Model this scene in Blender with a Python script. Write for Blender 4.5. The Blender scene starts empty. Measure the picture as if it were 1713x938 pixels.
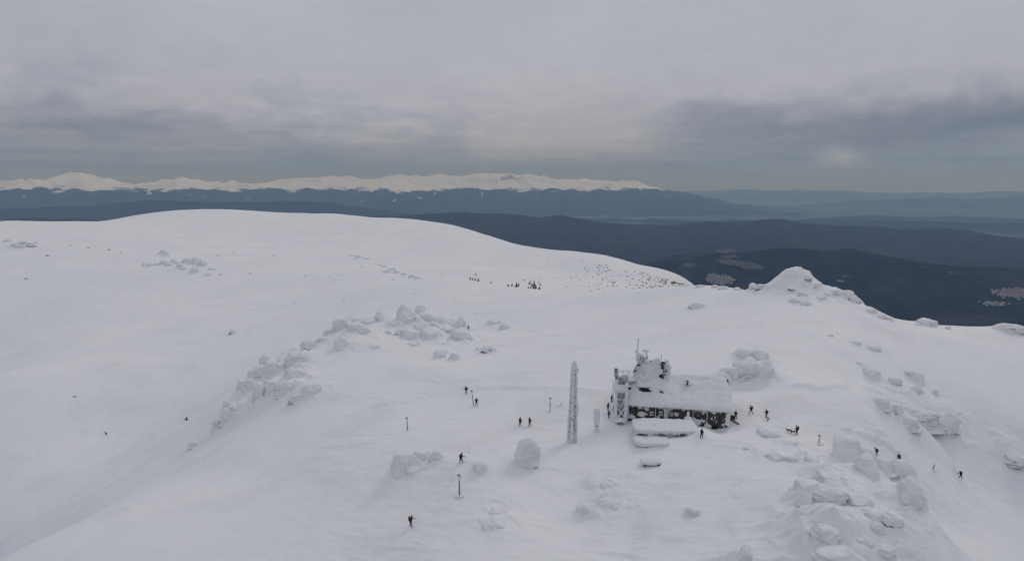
import bpy, math, random
import numpy as np
from mathutils import Vector, Matrix, Euler

# ------------------------------------------------------------------ camera, sky, sun, exposure
SC = bpy.context.scene
COL = SC.collection
F = 1220.0; CX = 856.5; CY = 469.0
PITCH = math.atan(154.0 / F)
CAMZ = 45.0
cam = bpy.data.cameras.new('camera'); camo = bpy.data.objects.new('camera', cam); COL.objects.link(camo)
camo.location = (0, 0, CAMZ); camo.rotation_euler = (math.pi / 2 - PITCH, 0, 0)
cam.sensor_width = 36; cam.lens = 36 * F / 1713.0; cam.clip_start = 1.0; cam.clip_end = 500000
SC.camera = camo
SC.view_settings.view_transform = 'Standard'; SC.view_settings.look = 'None'
SC.view_settings.exposure = 0.05; SC.view_settings.gamma = 1
SC.cycles.use_denoising = True
SC.cycles.max_bounces = 4; SC.cycles.diffuse_bounces = 3; SC.cycles.volume_bounces = 0
SUN_EL = math.radians(38); SUN_AZ = math.radians(38)      # azimuth from +Y towards +X
sl = bpy.data.lights.new('sun', 'SUN'); slo = bpy.data.objects.new('sun', sl); COL.objects.link(slo)
sl.energy = 0.52; sl.angle = math.radians(18); sl.color = (1.0, 0.965, 0.92)
sd = Vector((math.sin(SUN_AZ) * math.cos(SUN_EL), math.cos(SUN_AZ) * math.cos(SUN_EL), math.sin(SUN_EL)))
slo.rotation_euler = sd.to_track_quat('Z', 'Y').to_euler()


class NT:
    """short-hand for building node trees"""
    def __init__(s, tree):
        s.t = tree; s.n = tree.nodes; s.l = tree.links
    def new(s, ty, **kw):
        nd = s.n.new(ty)
        for k, v in kw.items():
            setattr(nd, k, v)
        return nd
    def put(s, sock, v):
        if isinstance(v, bpy.types.NodeSocket):
            s.l.new(v, sock)
        elif v is not None:
            if sock.type == 'RGBA' and len(v) == 3: v = (*v, 1)
            sock.default_value = v
    def m(s, op, a, b=None, c=None, clamp=False):
        nd = s.new('ShaderNodeMath', operation=op, use_clamp=clamp)
        s.put(nd.inputs[0], a)
        if b is not None: s.put(nd.inputs[1], b)
        if c is not None: s.put(nd.inputs[2], c)
        return nd.outputs[0]
    def sep(s, v):
        nd = s.new('ShaderNodeSeparateXYZ'); s.put(nd.inputs[0], v); return nd.outputs
    def comb(s, x, y, z):
        nd = s.new('ShaderNodeCombineXYZ')
        s.put(nd.inputs[0], x); s.put(nd.inputs[1], y); s.put(nd.inputs[2], z); return nd.outputs[0]
    def noise(s, v, scale=1, detail=4, rough=.5, dist=0.0, out=0):
        nd = s.new('ShaderNodeTexNoise')
        s.put(nd.inputs['Vector'], v)
        nd.inputs['Scale'].default_value = scale; nd.inputs['Detail'].default_value = detail
        nd.inputs['Roughness'].default_value = rough; nd.inputs['Distortion'].default_value = dist
        return nd.outputs[out]
    def ramp(s, v, stops, interp='LINEAR'):
        nd = s.new('ShaderNodeValToRGB'); s.put(nd.inputs[0], v)
        cr = nd.color_ramp; cr.interpolation = interp
        while len(cr.elements) < len(stops): cr.elements.new(1.0)
        for e, (p, c) in zip(cr.elements, stops):
            e.position = p; e.color = (c, c, c, 1) if not hasattr(c, '__len__') else (*c, 1)
        return nd.outputs[0]
    def sm(s, v, a, b, lo=0.0, hi=1.0):
        nd = s.new('ShaderNodeMapRange', interpolation_type='SMOOTHSTEP')
        s.put(nd.inputs[0], v)
        nd.inputs[1].default_value = a; nd.inputs[2].default_value = b
        nd.inputs[3].default_value = lo; nd.inputs[4].default_value = hi
        return nd.outputs[0]
    def mix(s, f, a, b, mode='MIX'):
        nd = s.new('ShaderNodeMix', data_type='RGBA', blend_type=mode)
        s.put(nd.inputs[0], f); s.put(nd.inputs[6], a); s.put(nd.inputs[7], b)
        return nd.outputs[2]


def build_world():
    w = bpy.data.worlds.new('World'); SC.world = w; w.use_nodes = True
    t = w.node_tree; t.nodes.clear(); g = NT(t)
    tc = g.new('ShaderNodeTexCoord').outputs['Generated']
    x, y, z = g.sep(tc)
    el = g.m('MULTIPLY', g.m('ARCSINE', z), 57.2958)               # degrees above the horizon
    az = g.m('MULTIPLY', g.m('ARCTAN2', x, y), 57.2958)
    # cloud-deck noise: elevation is compressed towards the horizon, as layers seen from the side are
    ez = g.m('MULTIPLY', g.m('POWER', g.m('MAXIMUM', g.m('ADD', el, 1.0), 0.05), 0.75), 1.0)
    # on the full circle use x,y direction so the noise has no seam behind the camera
    cv = g.comb(g.m('MULTIPLY', x, 9.0), g.m('MULTIPLY', y, 9.0), ez)
    n1 = g.noise(g.comb(g.m('MULTIPLY', x, 4.0), g.m('MULTIPLY', y, 4.0), g.m('MULTIPLY', ez, .25)), 1.0, 5, .5, .3)
    n2 = g.noise(g.comb(g.m('MULTIPLY', x, 11.0), g.m('MULTIPLY', y, 11.0), g.m('MULTIPLY', ez, .8)), 1.0, 7, .52, .5)
    n3 = g.noise(g.comb(g.m('MULTIPLY', x, 6.0), g.m('MULTIPLY', y, 6.0), g.m('MULTIPLY', ez, 3.4)), 1.0, 5, .55, .2)
    warp = g.m('ADD', g.m('MULTIPLY', g.m('SUBTRACT', n1, .5), 8.0), g.m('MULTIPLY', g.m('SUBTRACT', n2, .5), 6.0))
    n4 = g.noise(g.comb(g.m('MULTIPLY', x, 22.0), g.m('MULTIPLY', y, 22.0), g.m('MULTIPLY', ez, 2.6)), 1.0, 8, .6, .8)
    warp = g.m('ADD', warp, g.m('MULTIPLY', g.m('SUBTRACT', n4, .5), 3.0))
    nearh = g.sm(el, 0.5, 5.0)
    elw = g.m('ADD', el, g.m('MULTIPLY', warp, nearh))
    low = g.m('MULTIPLY', g.m('MULTIPLY', g.sm(az, -6, 1), g.sm(az, 13, 8)), g.m('MULTIPLY', g.sm(el, 1.9, 3.4), 3.0))   # a pouch of cloud hanging low
    elw = g.m('ADD', elw, low)
    elw = g.m('SUBTRACT', elw, g.m('MULTIPLY', g.m('MULTIPLY', g.sm(az, 9, 17), g.sm(el, 9, 5)), .9))
    elw = g.m('ADD', elw, g.m('MULTIPLY', g.sm(az, -2, -24), g.m('MULTIPLY', g.sm(el, 1, 5), .5)))
    # underside of the deck: bluish gap at the horizon, grey layers, pale smooth deck above
    base = g.ramp(g.m('DIVIDE', g.m('ADD', elw, 4.0), 60.0), [
        (0.0, (.15, .232, .41)), (4.0 / 60, (.175, .25, .415)), (5.2 / 60, (.20, .266, .41)),
        (6.4 / 60, (.235, .282, .40)), (7.6 / 60, (.29, .322, .42)), (9.0 / 60, (.365, .40, .51)), (11.0 / 60, (.425, .448, .55)),
        (16.0 / 60, (.435, .46, .545)), (1.0, (.45, .466, .52))])
    # long thin streaks close to the horizon
    streak = g.m('MULTIPLY', g.m('SUBTRACT', n3, .5), g.sm(el, 7, 2, .06, 1.0))
    base = g.mix(1.0, base, g.comb(*[g.m('ADD', 1.0, g.m('MULTIPLY', streak, 1.0))] * 3), 'MULTIPLY')
    # darker low cloud bank to the right and smaller one to the left
    def blob(a0, e0, wa, we, nz=2.0):
        da = g.m('DIVIDE', g.m('SUBTRACT', az, a0), wa)
        de = g.m('DIVIDE', g.m('SUBTRACT', g.m('ADD', el, g.m('MULTIPLY', g.m('SUBTRACT', n2, .5), nz)), e0), we)
        r = g.m('ADD', g.m('MULTIPLY', da, da), g.m('MULTIPLY', de, de))
        return g.m('POWER', 2.718, g.m('MULTIPLY', r, -1.0))
    lump = g.m('ADD', g.m('MULTIPLY', g.m('SUBTRACT', n4, .5), g.sm(el, 12, 4, .10, .42)), g.m('MULTIPLY', g.m('SUBTRACT', n1, .5), .25))
    base = g.mix(1.0, base, g.comb(*[g.m('ADD', 1.0, lump)] * 3), 'MULTIPLY')
    dark = g.m('MAXIMUM', blob(34, 4.5, 17, 1.7, 4.0), g.m('MAXIMUM', g.m('MULTIPLY', blob(-28, 4.6, 8, 1.1, 3.5), .55), g.m('MAXIMUM', g.m('MULTIPLY', blob(17, 5.0, 7, 1.2, 3), .5), g.m('MULTIPLY', blob(-40, 13.2, 7, 1.1, 2.5), .55))))
    base = g.mix(g.m('MULTIPLY', dark, .88), base, (.125, .148, .215))
    blue = g.m('MULTIPLY', blob(-14, 1.55, 26, .42, .7), .45)
    base = g.mix(blue, base, (.115, .165, .215))
    puff = blob(24.0, 2.1, 1.3, .62, 1.3)
    base = g.mix(g.m('MULTIPLY', puff, .75), base, (.42, .48, .70))
    puff2 = blob(3, 3.6, 9, 1.5, 5.0)
    base = g.mix(g.m('MULTIPLY', puff2, .6), base, (.42, .445, .54))
    sky = g.new('ShaderNodeTexSky', sky_type='NISHITA', sun_disc=False)
    sky.sun_elevation = SUN_EL; sky.sun_rotation = SUN_AZ
    sky.altitude = 2300; sky.air_density = 1; sky.dust_density = 1.5
    # cloud colours are scaled by 10 because the background strength is 0.1
    cl = g.mix(1.0, base, (10, 10, 10), 'MULTIPLY')
    fin = g.mix(g.m('MULTIPLY', g.sm(n1, .62, .80), .06), cl, sky.outputs[0])
    bg = g.new('ShaderNodeBackground'); g.put(bg.inputs[0], fin); bg.inputs[1].default_value = 0.1
    out = g.new('ShaderNodeOutputWorld'); g.l.new(bg.outputs[0], out.inputs[0])
build_world()

# ------------------------------------------------------------------ numbers
def pdir(px, py):
    """photograph pixel -> (azimuth, slope) of the sight line, slope = rise per horizontal metre"""
    u = (px - CX) / F; v = (py - CY) / F
    x = u; y = math.cos(PITCH) - v * math.sin(PITCH); z = -math.sin(PITCH) - v * math.cos(PITCH)
    return math.atan2(x, y), z / math.hypot(x, y)
def at(px, py, D):
    th, s = pdir(px, py)
    return Vector((D * math.sin(th), D * math.cos(th), CAMZ + s * D))
def px2m(D, py=469):
    v = (py - CY) / F
    return D / (math.cos(PITCH) - v * math.sin(PITCH)) / F      # metres per photo pixel at horizontal distance D

def _hash(ix, iy, iz, seed):
    h = (ix * 374761393 + iy * 668265263 + iz * 2147483647 + seed * 1274126177) & 0xFFFFFFFF
    h = ((h ^ (h >> 13)) * 1274126177) & 0xFFFFFFFF
    h = ((h ^ (h >> 15)) * 2246822519) & 0xFFFFFFFF
    return ((h ^ (h >> 16)) & 0xFFFF) / 65535.0 * 2 - 1
def vnoise2(x, y, seed=0):
    x0 = np.floor(x); y0 = np.floor(y); fx = x - x0; fy = y - y0
    ux = fx * fx * fx * (fx * (fx * 6 - 15) + 10); uy = fy * fy * fy * (fy * (fy * 6 - 15) + 10)
    ix = x0.astype(np.int64); iy = y0.astype(np.int64); z = np.zeros_like(ix)
    a = _hash(ix, iy, z, seed); b = _hash(ix + 1, iy, z, seed); c = _hash(ix, iy + 1, z, seed); d = _hash(ix + 1, iy + 1, z, seed)
    return a + (b - a) * ux + (c - a) * uy + (a - b - c + d) * ux * uy
def fbm2(x, y, oct=4, seed=0, gain=.5, lac=2.03):
    s = np.zeros(np.broadcast(x, y).shape); a = 1.0; n = 0
    ca, sa = math.cos(.6), math.sin(.6)
    for k in range(oct):
        s += a * vnoise2(x, y, seed + k); n += a; a *= gain
        x, y = (x * ca - y * sa) * lac + 13.7, (x * sa + y * ca) * lac + 7.1
    return s / n
def ridged2(x, y, oct=5, seed=0, gain=.5):
    s = np.zeros(np.broadcast(x, y).shape); a = 1.0; n = 0; wgt = 1.0
    ca, sa = math.cos(.8), math.sin(.8)
    for k in range(oct):
        r = (1 - np.abs(vnoise2(x, y, seed + k))) ** 2 * wgt
        s += a * r; n += a; a *= gain; wgt = np.clip(r * 1.6, 0, 1)
        x, y = (x * ca - y * sa) * 2.1 + 3.1, (x * sa + y * ca) * 2.1 + 9.4
    return s / n
def vnoise3(p, seed=0):
    p0 = np.floor(p); f = p - p0; u = f * f * f * (f * (f * 6 - 15) + 10); i = p0.astype(np.int64)
    r = 0
    for dx in (0, 1):
        for dy in (0, 1):
            for dz in (0, 1):
                wv = (u[:, 0] if dx else 1 - u[:, 0]) * (u[:, 1] if dy else 1 - u[:, 1]) * (u[:, 2] if dz else 1 - u[:, 2])
                r = r + wv * _hash(i[:, 0] + dx, i[:, 1] + dy, i[:, 2] + dz, seed)
    return r
def fbm3(p, oct=3, seed=0, gain=.5):
    s = 0; a = 1; n = 0
    for k in range(oct):
        s = s + a * vnoise3(p, seed + k); n += a; a *= gain; p = p * 2.07 + 5.3
    return s / n
def sstep(a, b, x):
    t = np.clip((x - a) / (b - a), 0, 1); return t * t * (3 - 2 * t)

# ------------------------------------------------------------------ terrain
# near: heights known at points (px, py, distance) of the photograph, or ('z', px, height, distance)
CTRL = [
    (687, 881, 104), (771, 775, 116), (780, 659, 161), (797, 678, 153), (870, 712, 137), (920, 687, 146), (1173, 734, 131),
    (1060, 715, 138), (957, 738, 130), (1256, 693, 150), (1333, 727, 140), (1607, 803, 190), (783, 553, 284), (850, 938, 91),
    (1100, 938, 91), (1300, 905, 95), (400, 938, 107), (0, 938, 138), (1530, 938, 96), (1713, 938, 155), (1560, 860, 150), (1650, 870, 166),
    (1700, 700, 222), (1560, 760, 182), (1100, 610, 175), (1230, 645, 172), (1060, 560, 235), (1200, 540, 245), (1060, 510, 330),
    (370, 716, 188), (178, 727, 270), (312, 703, 250), (0, 650, 300), (250, 640, 300), (300, 560, 400), (150, 560, 430), (0, 500, 600),
    (560, 640, 176), (520, 720, 152), (430, 800, 140), (700, 600, 205), (560, 560, 228), (690, 560, 240), (640, 480, 420), (500, 500, 480),
    (330, 450, 640), (600, 430, 760), (30, 410, 850), (450, 400, 1000), (640, 450, 600),
    (0, 371, 1250), (80, 372, 1280), (160, 375, 1330), (225, 364, 1420), (290, 353, 1520), (380, 351, 1560), (450, 356, 1520), (500, 359, 1480),
    (555, 358, 1450), (600, 364, 1400), (650, 366, 1380), (720, 373, 1340), (790, 386, 1260), (850, 405, 1180), (910, 423, 1100), (960, 432, 1050),
    (1010, 438, 1000), (1060, 444, 940), (1110, 458, 860), (1150, 471, 790),
    (780, 470, 470), (870, 483, 440), (930, 487, 420), (1000, 494, 395), (1060, 488, 370), (1100, 482, 355), (1160, 479, 335), (1210, 481, 325), (1250, 486, 315), (1330, 495, 300),
    (1400, 505, 290), (1480, 531, 288), (1550, 546, 296), (1610, 550, 302), (1660, 553, 308), (1713, 557, 314), (1400, 560, 235), (1600, 600, 252),
    (860, 478, 520), (950, 470, 620), (1050, 478, 600), (900, 445, 800), (1110, 484, 600), (1000, 460, 760), (780, 462, 540), (700, 420, 900),
    (1400, 650, 172), (1450, 700, 160), (1350, 760, 130), (1400, 830, 110), (1480, 860, 104), (1250, 780, 120), (1100, 800, 115), (950, 840, 108),
    # dips behind the near crests
    ('z', 1160, -30, 450), ('z', 1250, -30, 440), ('z', 1330, -38, 430), ('z', 1450, -45, 420), ('z', 1600, -56, 450), ('z', 1713, -60, 455), (800, 398, 1400), (860, 421, 1350), (920, 437, 1280), (980, 447, 1200), (1040, 462, 1100), (1100, 479, 980), (1500, 547, 335), (1560, 556, 345), (1620, 560, 350),
    ('z', 1250, -120, 750), ('z', 1450, -190, 800), ('z', 1700, -200, 800), ('z', 1160, -130, 1150), ('z', 1000, -110, 1500), ('z', 850, -90, 1700),
    ('z', 650, -70, 1900), ('z', 400, -50, 2100), ('z', 200, -90, 1900), ('z', 0, -110, 1800), ('z', 1100, -105, 1250),
    ('z', 1000, -38, 480), ('z', 1080, -38, 470),
    # outside the frame
    ('z', -350, -45, 170), ('z', -350, -60, 400), ('z', -350, -25, 1200), ('z', -350, -130, 1900), ('z', 2080, -45, 160), ('z', 2080, -40, 250), ('z', 2080, -60, 400), ('z', 2080, -230, 900),
    ('z', -300, -14, 60), ('z', 300, -8, 60), ('z', 850, -7, 55), ('z', 1500, -10, 60), ('z', 2000, -30, 70),
    # plunge to the valley
    ('z', -300, -900, 4500), ('z', 300, -900, 4500), ('z', 850, -950, 4500), ('z', 1300, -1050, 4500), ('z', 2000, -1100, 4500),
    ('z', 0, -420, 3000), ('z', 500, -400, 3000), ('z', 1000, -560, 3000), ('z', 1400, -650, 2600), ('z', 1800, -650, 2600), ('z', 1300, -330, 1400), ('z', 1700, -380, 1400),
]
_P = []; _S = []
for c in CTRL:
    if c[0] == 'z':
        th = math.atan((c[1] - CX) / F); _P.append((th, math.log(c[3]))); _S.append((c[2] - CAMZ) / c[3])
    else:
        th, s = pdir(c[0], c[1]); _P.append((th, math.log(c[2]))); _S.append(s)
_P = np.array(_P); _S = np.array(_S)
def _tps(r2): return np.where(r2 > 0, .5 * r2 * np.log(np.maximum(r2, 1e-12)), 0)
_n = len(_P)
_K = _tps(((_P[:, None] - _P[None]) ** 2).sum(-1)) + 2e-5 * np.eye(_n)
_A = np.zeros((_n + 3, _n + 3)); _A[:_n, :_n] = _K; _A[:_n, _n] = 1; _A[:_n, _n + 1:] = _P; _A[_n, :_n] = 1; _A[_n + 1:, :_n] = _P.T
_W = np.linalg.solve(_A, np.concatenate([_S, np.zeros(3)]))
def slope_near(th, ln):
    sh = th.shape; th = th.ravel(); ln = ln.ravel(); out = _W[_n] + _W[_n + 1] * th + _W[_n + 2] * ln
    for i in range(_n):
        out = out + _W[i] * _tps((th - _P[i, 0]) ** 2 + (ln - _P[i, 1]) ** 2)
    return out.reshape(sh)

MOUNDS = []       # (x, y, radius_x, radius_y, angle, height) snow banked round outcrops
def mound_px(px, py, D, rx, ry, h, ang=0):
    p = at(px, py, D); MOUNDS.append((p.x, p.y, rx, ry, ang, h))
# the big knob on the right and the crags
mound_px(1336, 500, 300, 11.5, 10, 9.0)
mound_px(1322, 500, 301, 4.5, 6, 2.2)
mound_px(1408, 505, 292, 9, 8, 3.6)
mound_px(1300, 500, 300, 12, 10, 1.0)
mound_px(1465, 525, 283, 9, 7, 1.8)
mound_px(700, 560, 246, 14, 9, 3.4)
mound_px(655, 560, 240, 18, 9, 2.2)
mound_px(580, 580, 215, 9, 8, 2.4)
mound_px(520, 610, 204, 8, 8, 2.0)
mound_px(455, 650, 193, 9, 8, 3.0)
mound_px(400, 690, 190, 7, 7, 2.0)
mound_px(500, 660, 180, 9, 5, 1.2)
mound_px(1255, 630, 176, 7, 5, 2.4)
mound_px(1510, 700, 174, 15, 6, 2.4, .2)
mound_px(1570, 715, 178, 6, 5, 2.2)
mound_px(1460, 640, 178, 12, 5, 1.4, .2)
mound_px(1430, 800, 120, 7, 6, 2.0)
mound_px(1380, 860, 108, 9, 6, 1.2)
mound_px(1500, 850, 111, 5, 5, 1.6)
mound_px(1420, 930, 97, 8, 4, 1.6)
mound_px(310, 450, 640, 30, 22, 2.5)
mound_px(675, 455, 590, 24, 12, 1.5)
mound_px(35, 410, 850, 28, 20, 2.0)

def far_height(th, D):
    """valley floor, forested ranges and the distant snowy range"""
    x = D * np.sin(th); y = D * np.cos(th)
    px = CX + F * np.tan(th)
    base = -1300 + 60 * fbm2(x / 6000, y / 6000, 4, 5) - 250 * sstep(14000, 60000, D) * 0
    z = base
    def rng(z, crest, Dc, wn, wf, nz, sc, seed, sharp=1.0):
        xs = [c[0] for c in crest]; ys = [c[1] for c in crest]
        py = np.interp(px, xs, ys)
        Dl = np.interp(px, xs, [c[2] if len(c) > 2 else Dc for c in crest])
        v = (py - CY) / F
        u = (px - CX) / F
        sl_ = (-math.sin(PITCH) - v * math.cos(PITCH)) / np.hypot(u, math.cos(PITCH) - v * math.sin(PITCH))
        top = CAMZ + sl_ * Dl
        Dw = Dl * (1 + .035 * fbm2(px / 130, px * 0 + seed, 3, seed))
        t = (D - Dw) / np.where(D < Dw, wn, wf)
        prof = np.clip(1 - np.abs(t), 0, 1)
        prof = (prof * prof * (3 - 2 * prof)) * .55 + prof * .45
        r = ridged2(x / sc, y / sc, 5, seed, .52)
        zz = -1300 + (top + 1300) * prof
        zz = zz + nz * (r - (.42 if sharp > 1.05 else .62)) * (prof ** .5) * (.35 + .65 * (1 - prof) + .35 * prof * sharp)
        if sharp > 1.05: cap = top + 25; zz = np.where(zz > cap, cap + (zz - cap) * .18, zz)
        return np.maximum(z, zz)
    z = rng(z, [(-400, 365), (400, 368), (600, 364), (650, 362), (720, 357), (800, 357), (870, 361), (900, 364), (940, 359), (1000, 367), (1060, 371), (1100, 372), (1130, 374),
                (1200, 370), (1280, 363), (1350, 370), (1450, 380), (1500, 383), (1600, 384), (1713, 393), (2100, 400)], 16000, 5200, 6000, 190, 2600, 21)
    z = rng(z, [(-400, 450), (900, 455), (1000, 446), (1130, 428), (1200, 424), (1300, 412), (1330, 410), (1380, 414), (1410, 410), (1430, 410), (1480, 420), (1560, 432),
                (1600, 437), (1713, 452), (2100, 470)], 10400, 3000, 3200, 150, 1700, 33)
    z = rng(z, [(-400, 340), (0, 348), (150, 343), (250, 336), (330, 336), (420, 334), (520, 338), (600, 343), (680, 352), (760, 366), (2100, 372)], 27000, 5000, 6000, 260, 3200, 51)
    z = rng(z, [(-500, 297), (0, 300), (60, 296), (110, 293), (140, 291), (180, 295), (240, 301), (285, 297), (330, 296), (380, 300), (430, 298), (480, 297), (520, 296), (560, 294),
                (620, 296), (670, 293), (700, 295), (760, 294), (800, 291), (850, 288), (880, 291), (960, 296), (1000, 299), (1030, 304), (1060, 303), (1085, 313), (1120, 321), (1160, 327), (1200, 334), (1240, 344), (1280, 350),
                (1330, 352), (1400, 360), (2100, 360)], 45000, 10500, 12000, 560, 4200, 71, 1.3)
    z = np.where((D > 33000) & (D < 58000), z + 300 * (ridged2(x / 1700, y / 1700, 3, 77) - .62) * sstep(-700, 100, z), z)
    z = rng(z, [(-500, 330), (1000, 322), (1120, 318), (1180, 316), (1240, 313), (1300, 316), (1380, 318), (1450, 321), (1540, 318), (1610, 320), (1713, 319), (1800, 322), (2200, 318)], 86000, 14000, 14000, 500, 8000, 91)
    z = rng(z, [(-500, 362), (1080, 362), (1250, 356), (1340, 342), (1420, 337), (1480, 331), (1540, 327), (1600, 330), (1660, 332), (1713, 328), (2200, 325)], 62000, 14000, 12000, 420, 6000, 97)
    z = rng(z, [(-500, 380), (1200, 380), (1380, 364), (1430, 360), (1530, 364), (1600, 362), (1713, 366), (2200, 360)], 34000, 5500, 6000, 200, 3600, 99)
    return z

def height(th, D):
    """full terrain height without the fine relief"""
    ln = np.log(D)
    zn = CAMZ + slope_near(th, ln) * D
    return zn
TH0, TH1, NTH = -math.radians(43), math.radians(43), 840
def rows(segs):
    r = []
    for a, b, st in segs:
        n = max(2, int(round((math.log(b) - math.log(a)) / st)))
        r += list(np.exp(np.linspace(math.log(a), math.log(b), n, endpoint=False)))
    return r
DROW = np.array(rows([(58, 85, .006), (85, 340, .0024), (340, 1700, .0068), (1700, 4600, .022)]) + [4600.0])
THS = np.linspace(TH0, TH1, NTH)
TG, DG = np.meshgrid(THS, DROW)
# the smooth spline is evaluated on a coarse lattice and refined
_cl = np.linspace(math.log(DROW[0]), math.log(DROW[-1]), 330); _ct = np.linspace(TH0, TH1, 190)
_CT, _CL = np.meshgrid(_ct, _cl); _CS = slope_near(_CT, _CL)
def bilin(G, t, l):
    ft = (t - TH0) / (TH1 - TH0) * (len(_ct) - 1); fl = (l - _cl[0]) / (_cl[-1] - _cl[0]) * (len(_cl) - 1)
    it = np.clip(np.floor(ft).astype(int), 0, len(_ct) - 2); il = np.clip(np.floor(fl).astype(int), 0, len(_cl) - 2)
    a = np.clip(ft - it, 0, 1); b = np.clip(fl - il, 0, 1)
    a = a; b = b
    return G[il, it] * (1 - a) * (1 - b) + G[il, it + 1] * a * (1 - b) + G[il + 1, it] * (1 - a) * b + G[il + 1, it + 1] * a * b
ZG = CAMZ + bilin(_CS, TG, np.log(DG)) * DG
XG = DG * np.sin(TG); YG = DG * np.cos(TG)
TRK = np.zeros_like(ZG)

def add_mounds(lst):
    for (mx, my, rx, ry, an, h) in lst:
        R = 2.6 * max(rx, ry); d = math.hypot(mx, my); th = math.atan2(mx, my)
        i0, i1 = np.searchsorted(DROW, [d - R, d + R]); j0, j1 = np.searchsorted(THS, [th - R / d, th + R / d])
        if i1 <= i0 or j1 <= j0: continue
        X = XG[i0:i1, j0:j1] - mx; Y = YG[i0:i1, j0:j1] - my
        ca, sa = math.cos(an), math.sin(an)
        q = ((X * ca + Y * sa) / rx) ** 2 + ((-X * sa + Y * ca) / ry) ** 2
        ZG[i0:i1, j0:j1] += h * np.exp(-q)
MOUNDS += [(at(1170, 724, 133).x, at(1170, 724, 133).y, 1.7, 3.0, 0, 1.1), (at(1092, 750, 128).x, at(1092, 750, 128).y, 3.2, 1.4, 0, .55), (at(1128, 742, 130).x, at(1128, 742, 130).y, 4.5, 1.6, .1, .55), (at(1075, 762, 126).x, at(1075, 762, 126).y, 3.5, 1.0, 0, .35), (at(1052, 735, 132).x, at(1052, 735, 132).y, 1.5, 3.5, 0, .4), (at(1178, 716, 136).x, at(1178, 716, 136).y, 1.6, 2.2, 0, .7),
  (at(1200, 716, 139).x, at(1200, 716, 139).y, 4.2, 3.2, 0, -1.35), (at(1150, 712, 139).x, at(1150, 712, 139).y, 5, 2.5, 0, -.6)]
add_mounds(MOUNDS)

def gz(x, y):
    """ground height at a world point"""
    d = math.hypot(x, y); th = math.atan2(x, y)
    i = int(np.clip(np.searchsorted(DROW, d) - 1, 0, len(DROW) - 2)); j = int(np.clip((th - TH0) / (TH1 - TH0) * (NTH - 1), 0, NTH - 2))
    b = (d - DROW[i]) / (DROW[i + 1] - DROW[i]); a = (th - THS[j]) / (THS[j + 1] - THS[j])
    a = min(max(a, 0), 1); b = min(max(b, 0), 1)
    return float(ZG[i, j] * (1 - a) * (1 - b) + ZG[i, j + 1] * a * (1 - b) + ZG[i + 1, j] * (1 - a) * b + ZG[i + 1, j + 1] * a * b)
def hit(px, py, dmin=0):
    """where the sight line through a photo pixel meets the snow"""
    th, s = pdir(px, py)
    j = int(np.clip(round((th - TH0) / (TH1 - TH0) * (NTH - 1)), 0, NTH - 1))
    sl_ = (ZG[:, j] - CAMZ) / DROW
    k = np.nonzero((sl_ >= s) & (DROW > dmin))[0]
    if len(k) == 0:
        m = (DROW > dmin) & (DROW < 1800); ii = np.nonzero(m)[0]; i = ii[np.argmax(sl_[ii])]
    else: i = k[0]
    if i > 0 and len(k):
        a, b = sl_[i - 1], sl_[i]; t = (s - a) / (b - a) if b != a and b >= s > a else 1
        D = DROW[i - 1] + (DROW[i] - DROW[i - 1]) * min(max(t, 0), 1)
    else: D = DROW[i]
    x, y = D * math.sin(th), D * math.cos(th)
    return Vector((x, y, gz(x, y))), float(D)

# ------------------------------------------------------------------ object helpers
def mat(name, col, rough=.7, fn=None):
    m = bpy.data.materials.new(name); m.use_nodes = True
    b = m.node_tree.nodes['Principled BSDF']; g = NT(m.node_tree)
    b.inputs['Roughness'].default_value = rough
    b.inputs['Base Color'].default_value = (*col, 1)
    b.inputs['Specular IOR Level'].default_value = .25
    if fn: fn(g, b)
    return m
def bump(g, b, h, dist, strength=1.0):
    nd = g.new('ShaderNodeBump'); nd.inputs['Strength'].default_value = strength
    nd.inputs['Distance'].default_value = dist; g.put(nd.inputs['Height'], h)
    g.l.new(nd.outputs[0], b.inputs['Normal']); return nd
def pos(g): return g.new('ShaderNodeNewGeometry').outputs['Position']
def objc(g): return g.new('ShaderNodeTexCoord').outputs['Object']

def mesh_np(name, V, Q, material, smooth=True):
    me = bpy.data.meshes.new(name)
    V = np.asarray(V, np.float32); Q = np.asarray(Q, np.int32)
    me.vertices.add(len(V)); me.vertices.foreach_set('co', V.ravel())
    me.loops.add(Q.size); me.loops.foreach_set('vertex_index', Q.ravel())
    me.polygons.add(len(Q)); me.polygons.foreach_set('loop_start', np.arange(0, Q.size, Q.shape[1], dtype=np.int32))
    me.polygons.foreach_set('loop_total', np.full(len(Q), Q.shape[1], np.int32))
    me.update(calc_edges=True)
    if smooth: me.polygons.foreach_set('use_smooth', np.ones(len(Q), bool))
    if material: me.materials.append(material)
    return me
def link(name, data, parent=None, label=None, cat=None, group=None, kind=None, loc=None):
    o = bpy.data.objects.new(name, data); COL.objects.link(o)
    if parent: o.parent = parent
    if label: o['label'] = label
    if cat: o['category'] = cat
    if group: o['group'] = group
    if kind: o['kind'] = kind
    if loc is not None: o.location = loc
    return o
def thing(name, label, cat, loc=(0, 0, 0), rz=0, group=None):
    o = link(name, None, None, label, cat, group); o.location = loc; o.rotation_euler = (0, 0, rz); o.empty_display_size = .3
    return o
def gridquads(nr, nc):
    i = np.arange(nr - 1)[:, None] * nc + np.arange(nc - 1)[None]
    return np.stack([i, i + 1, i + nc + 1, i + nc], -1).reshape(-1, 4)

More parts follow.
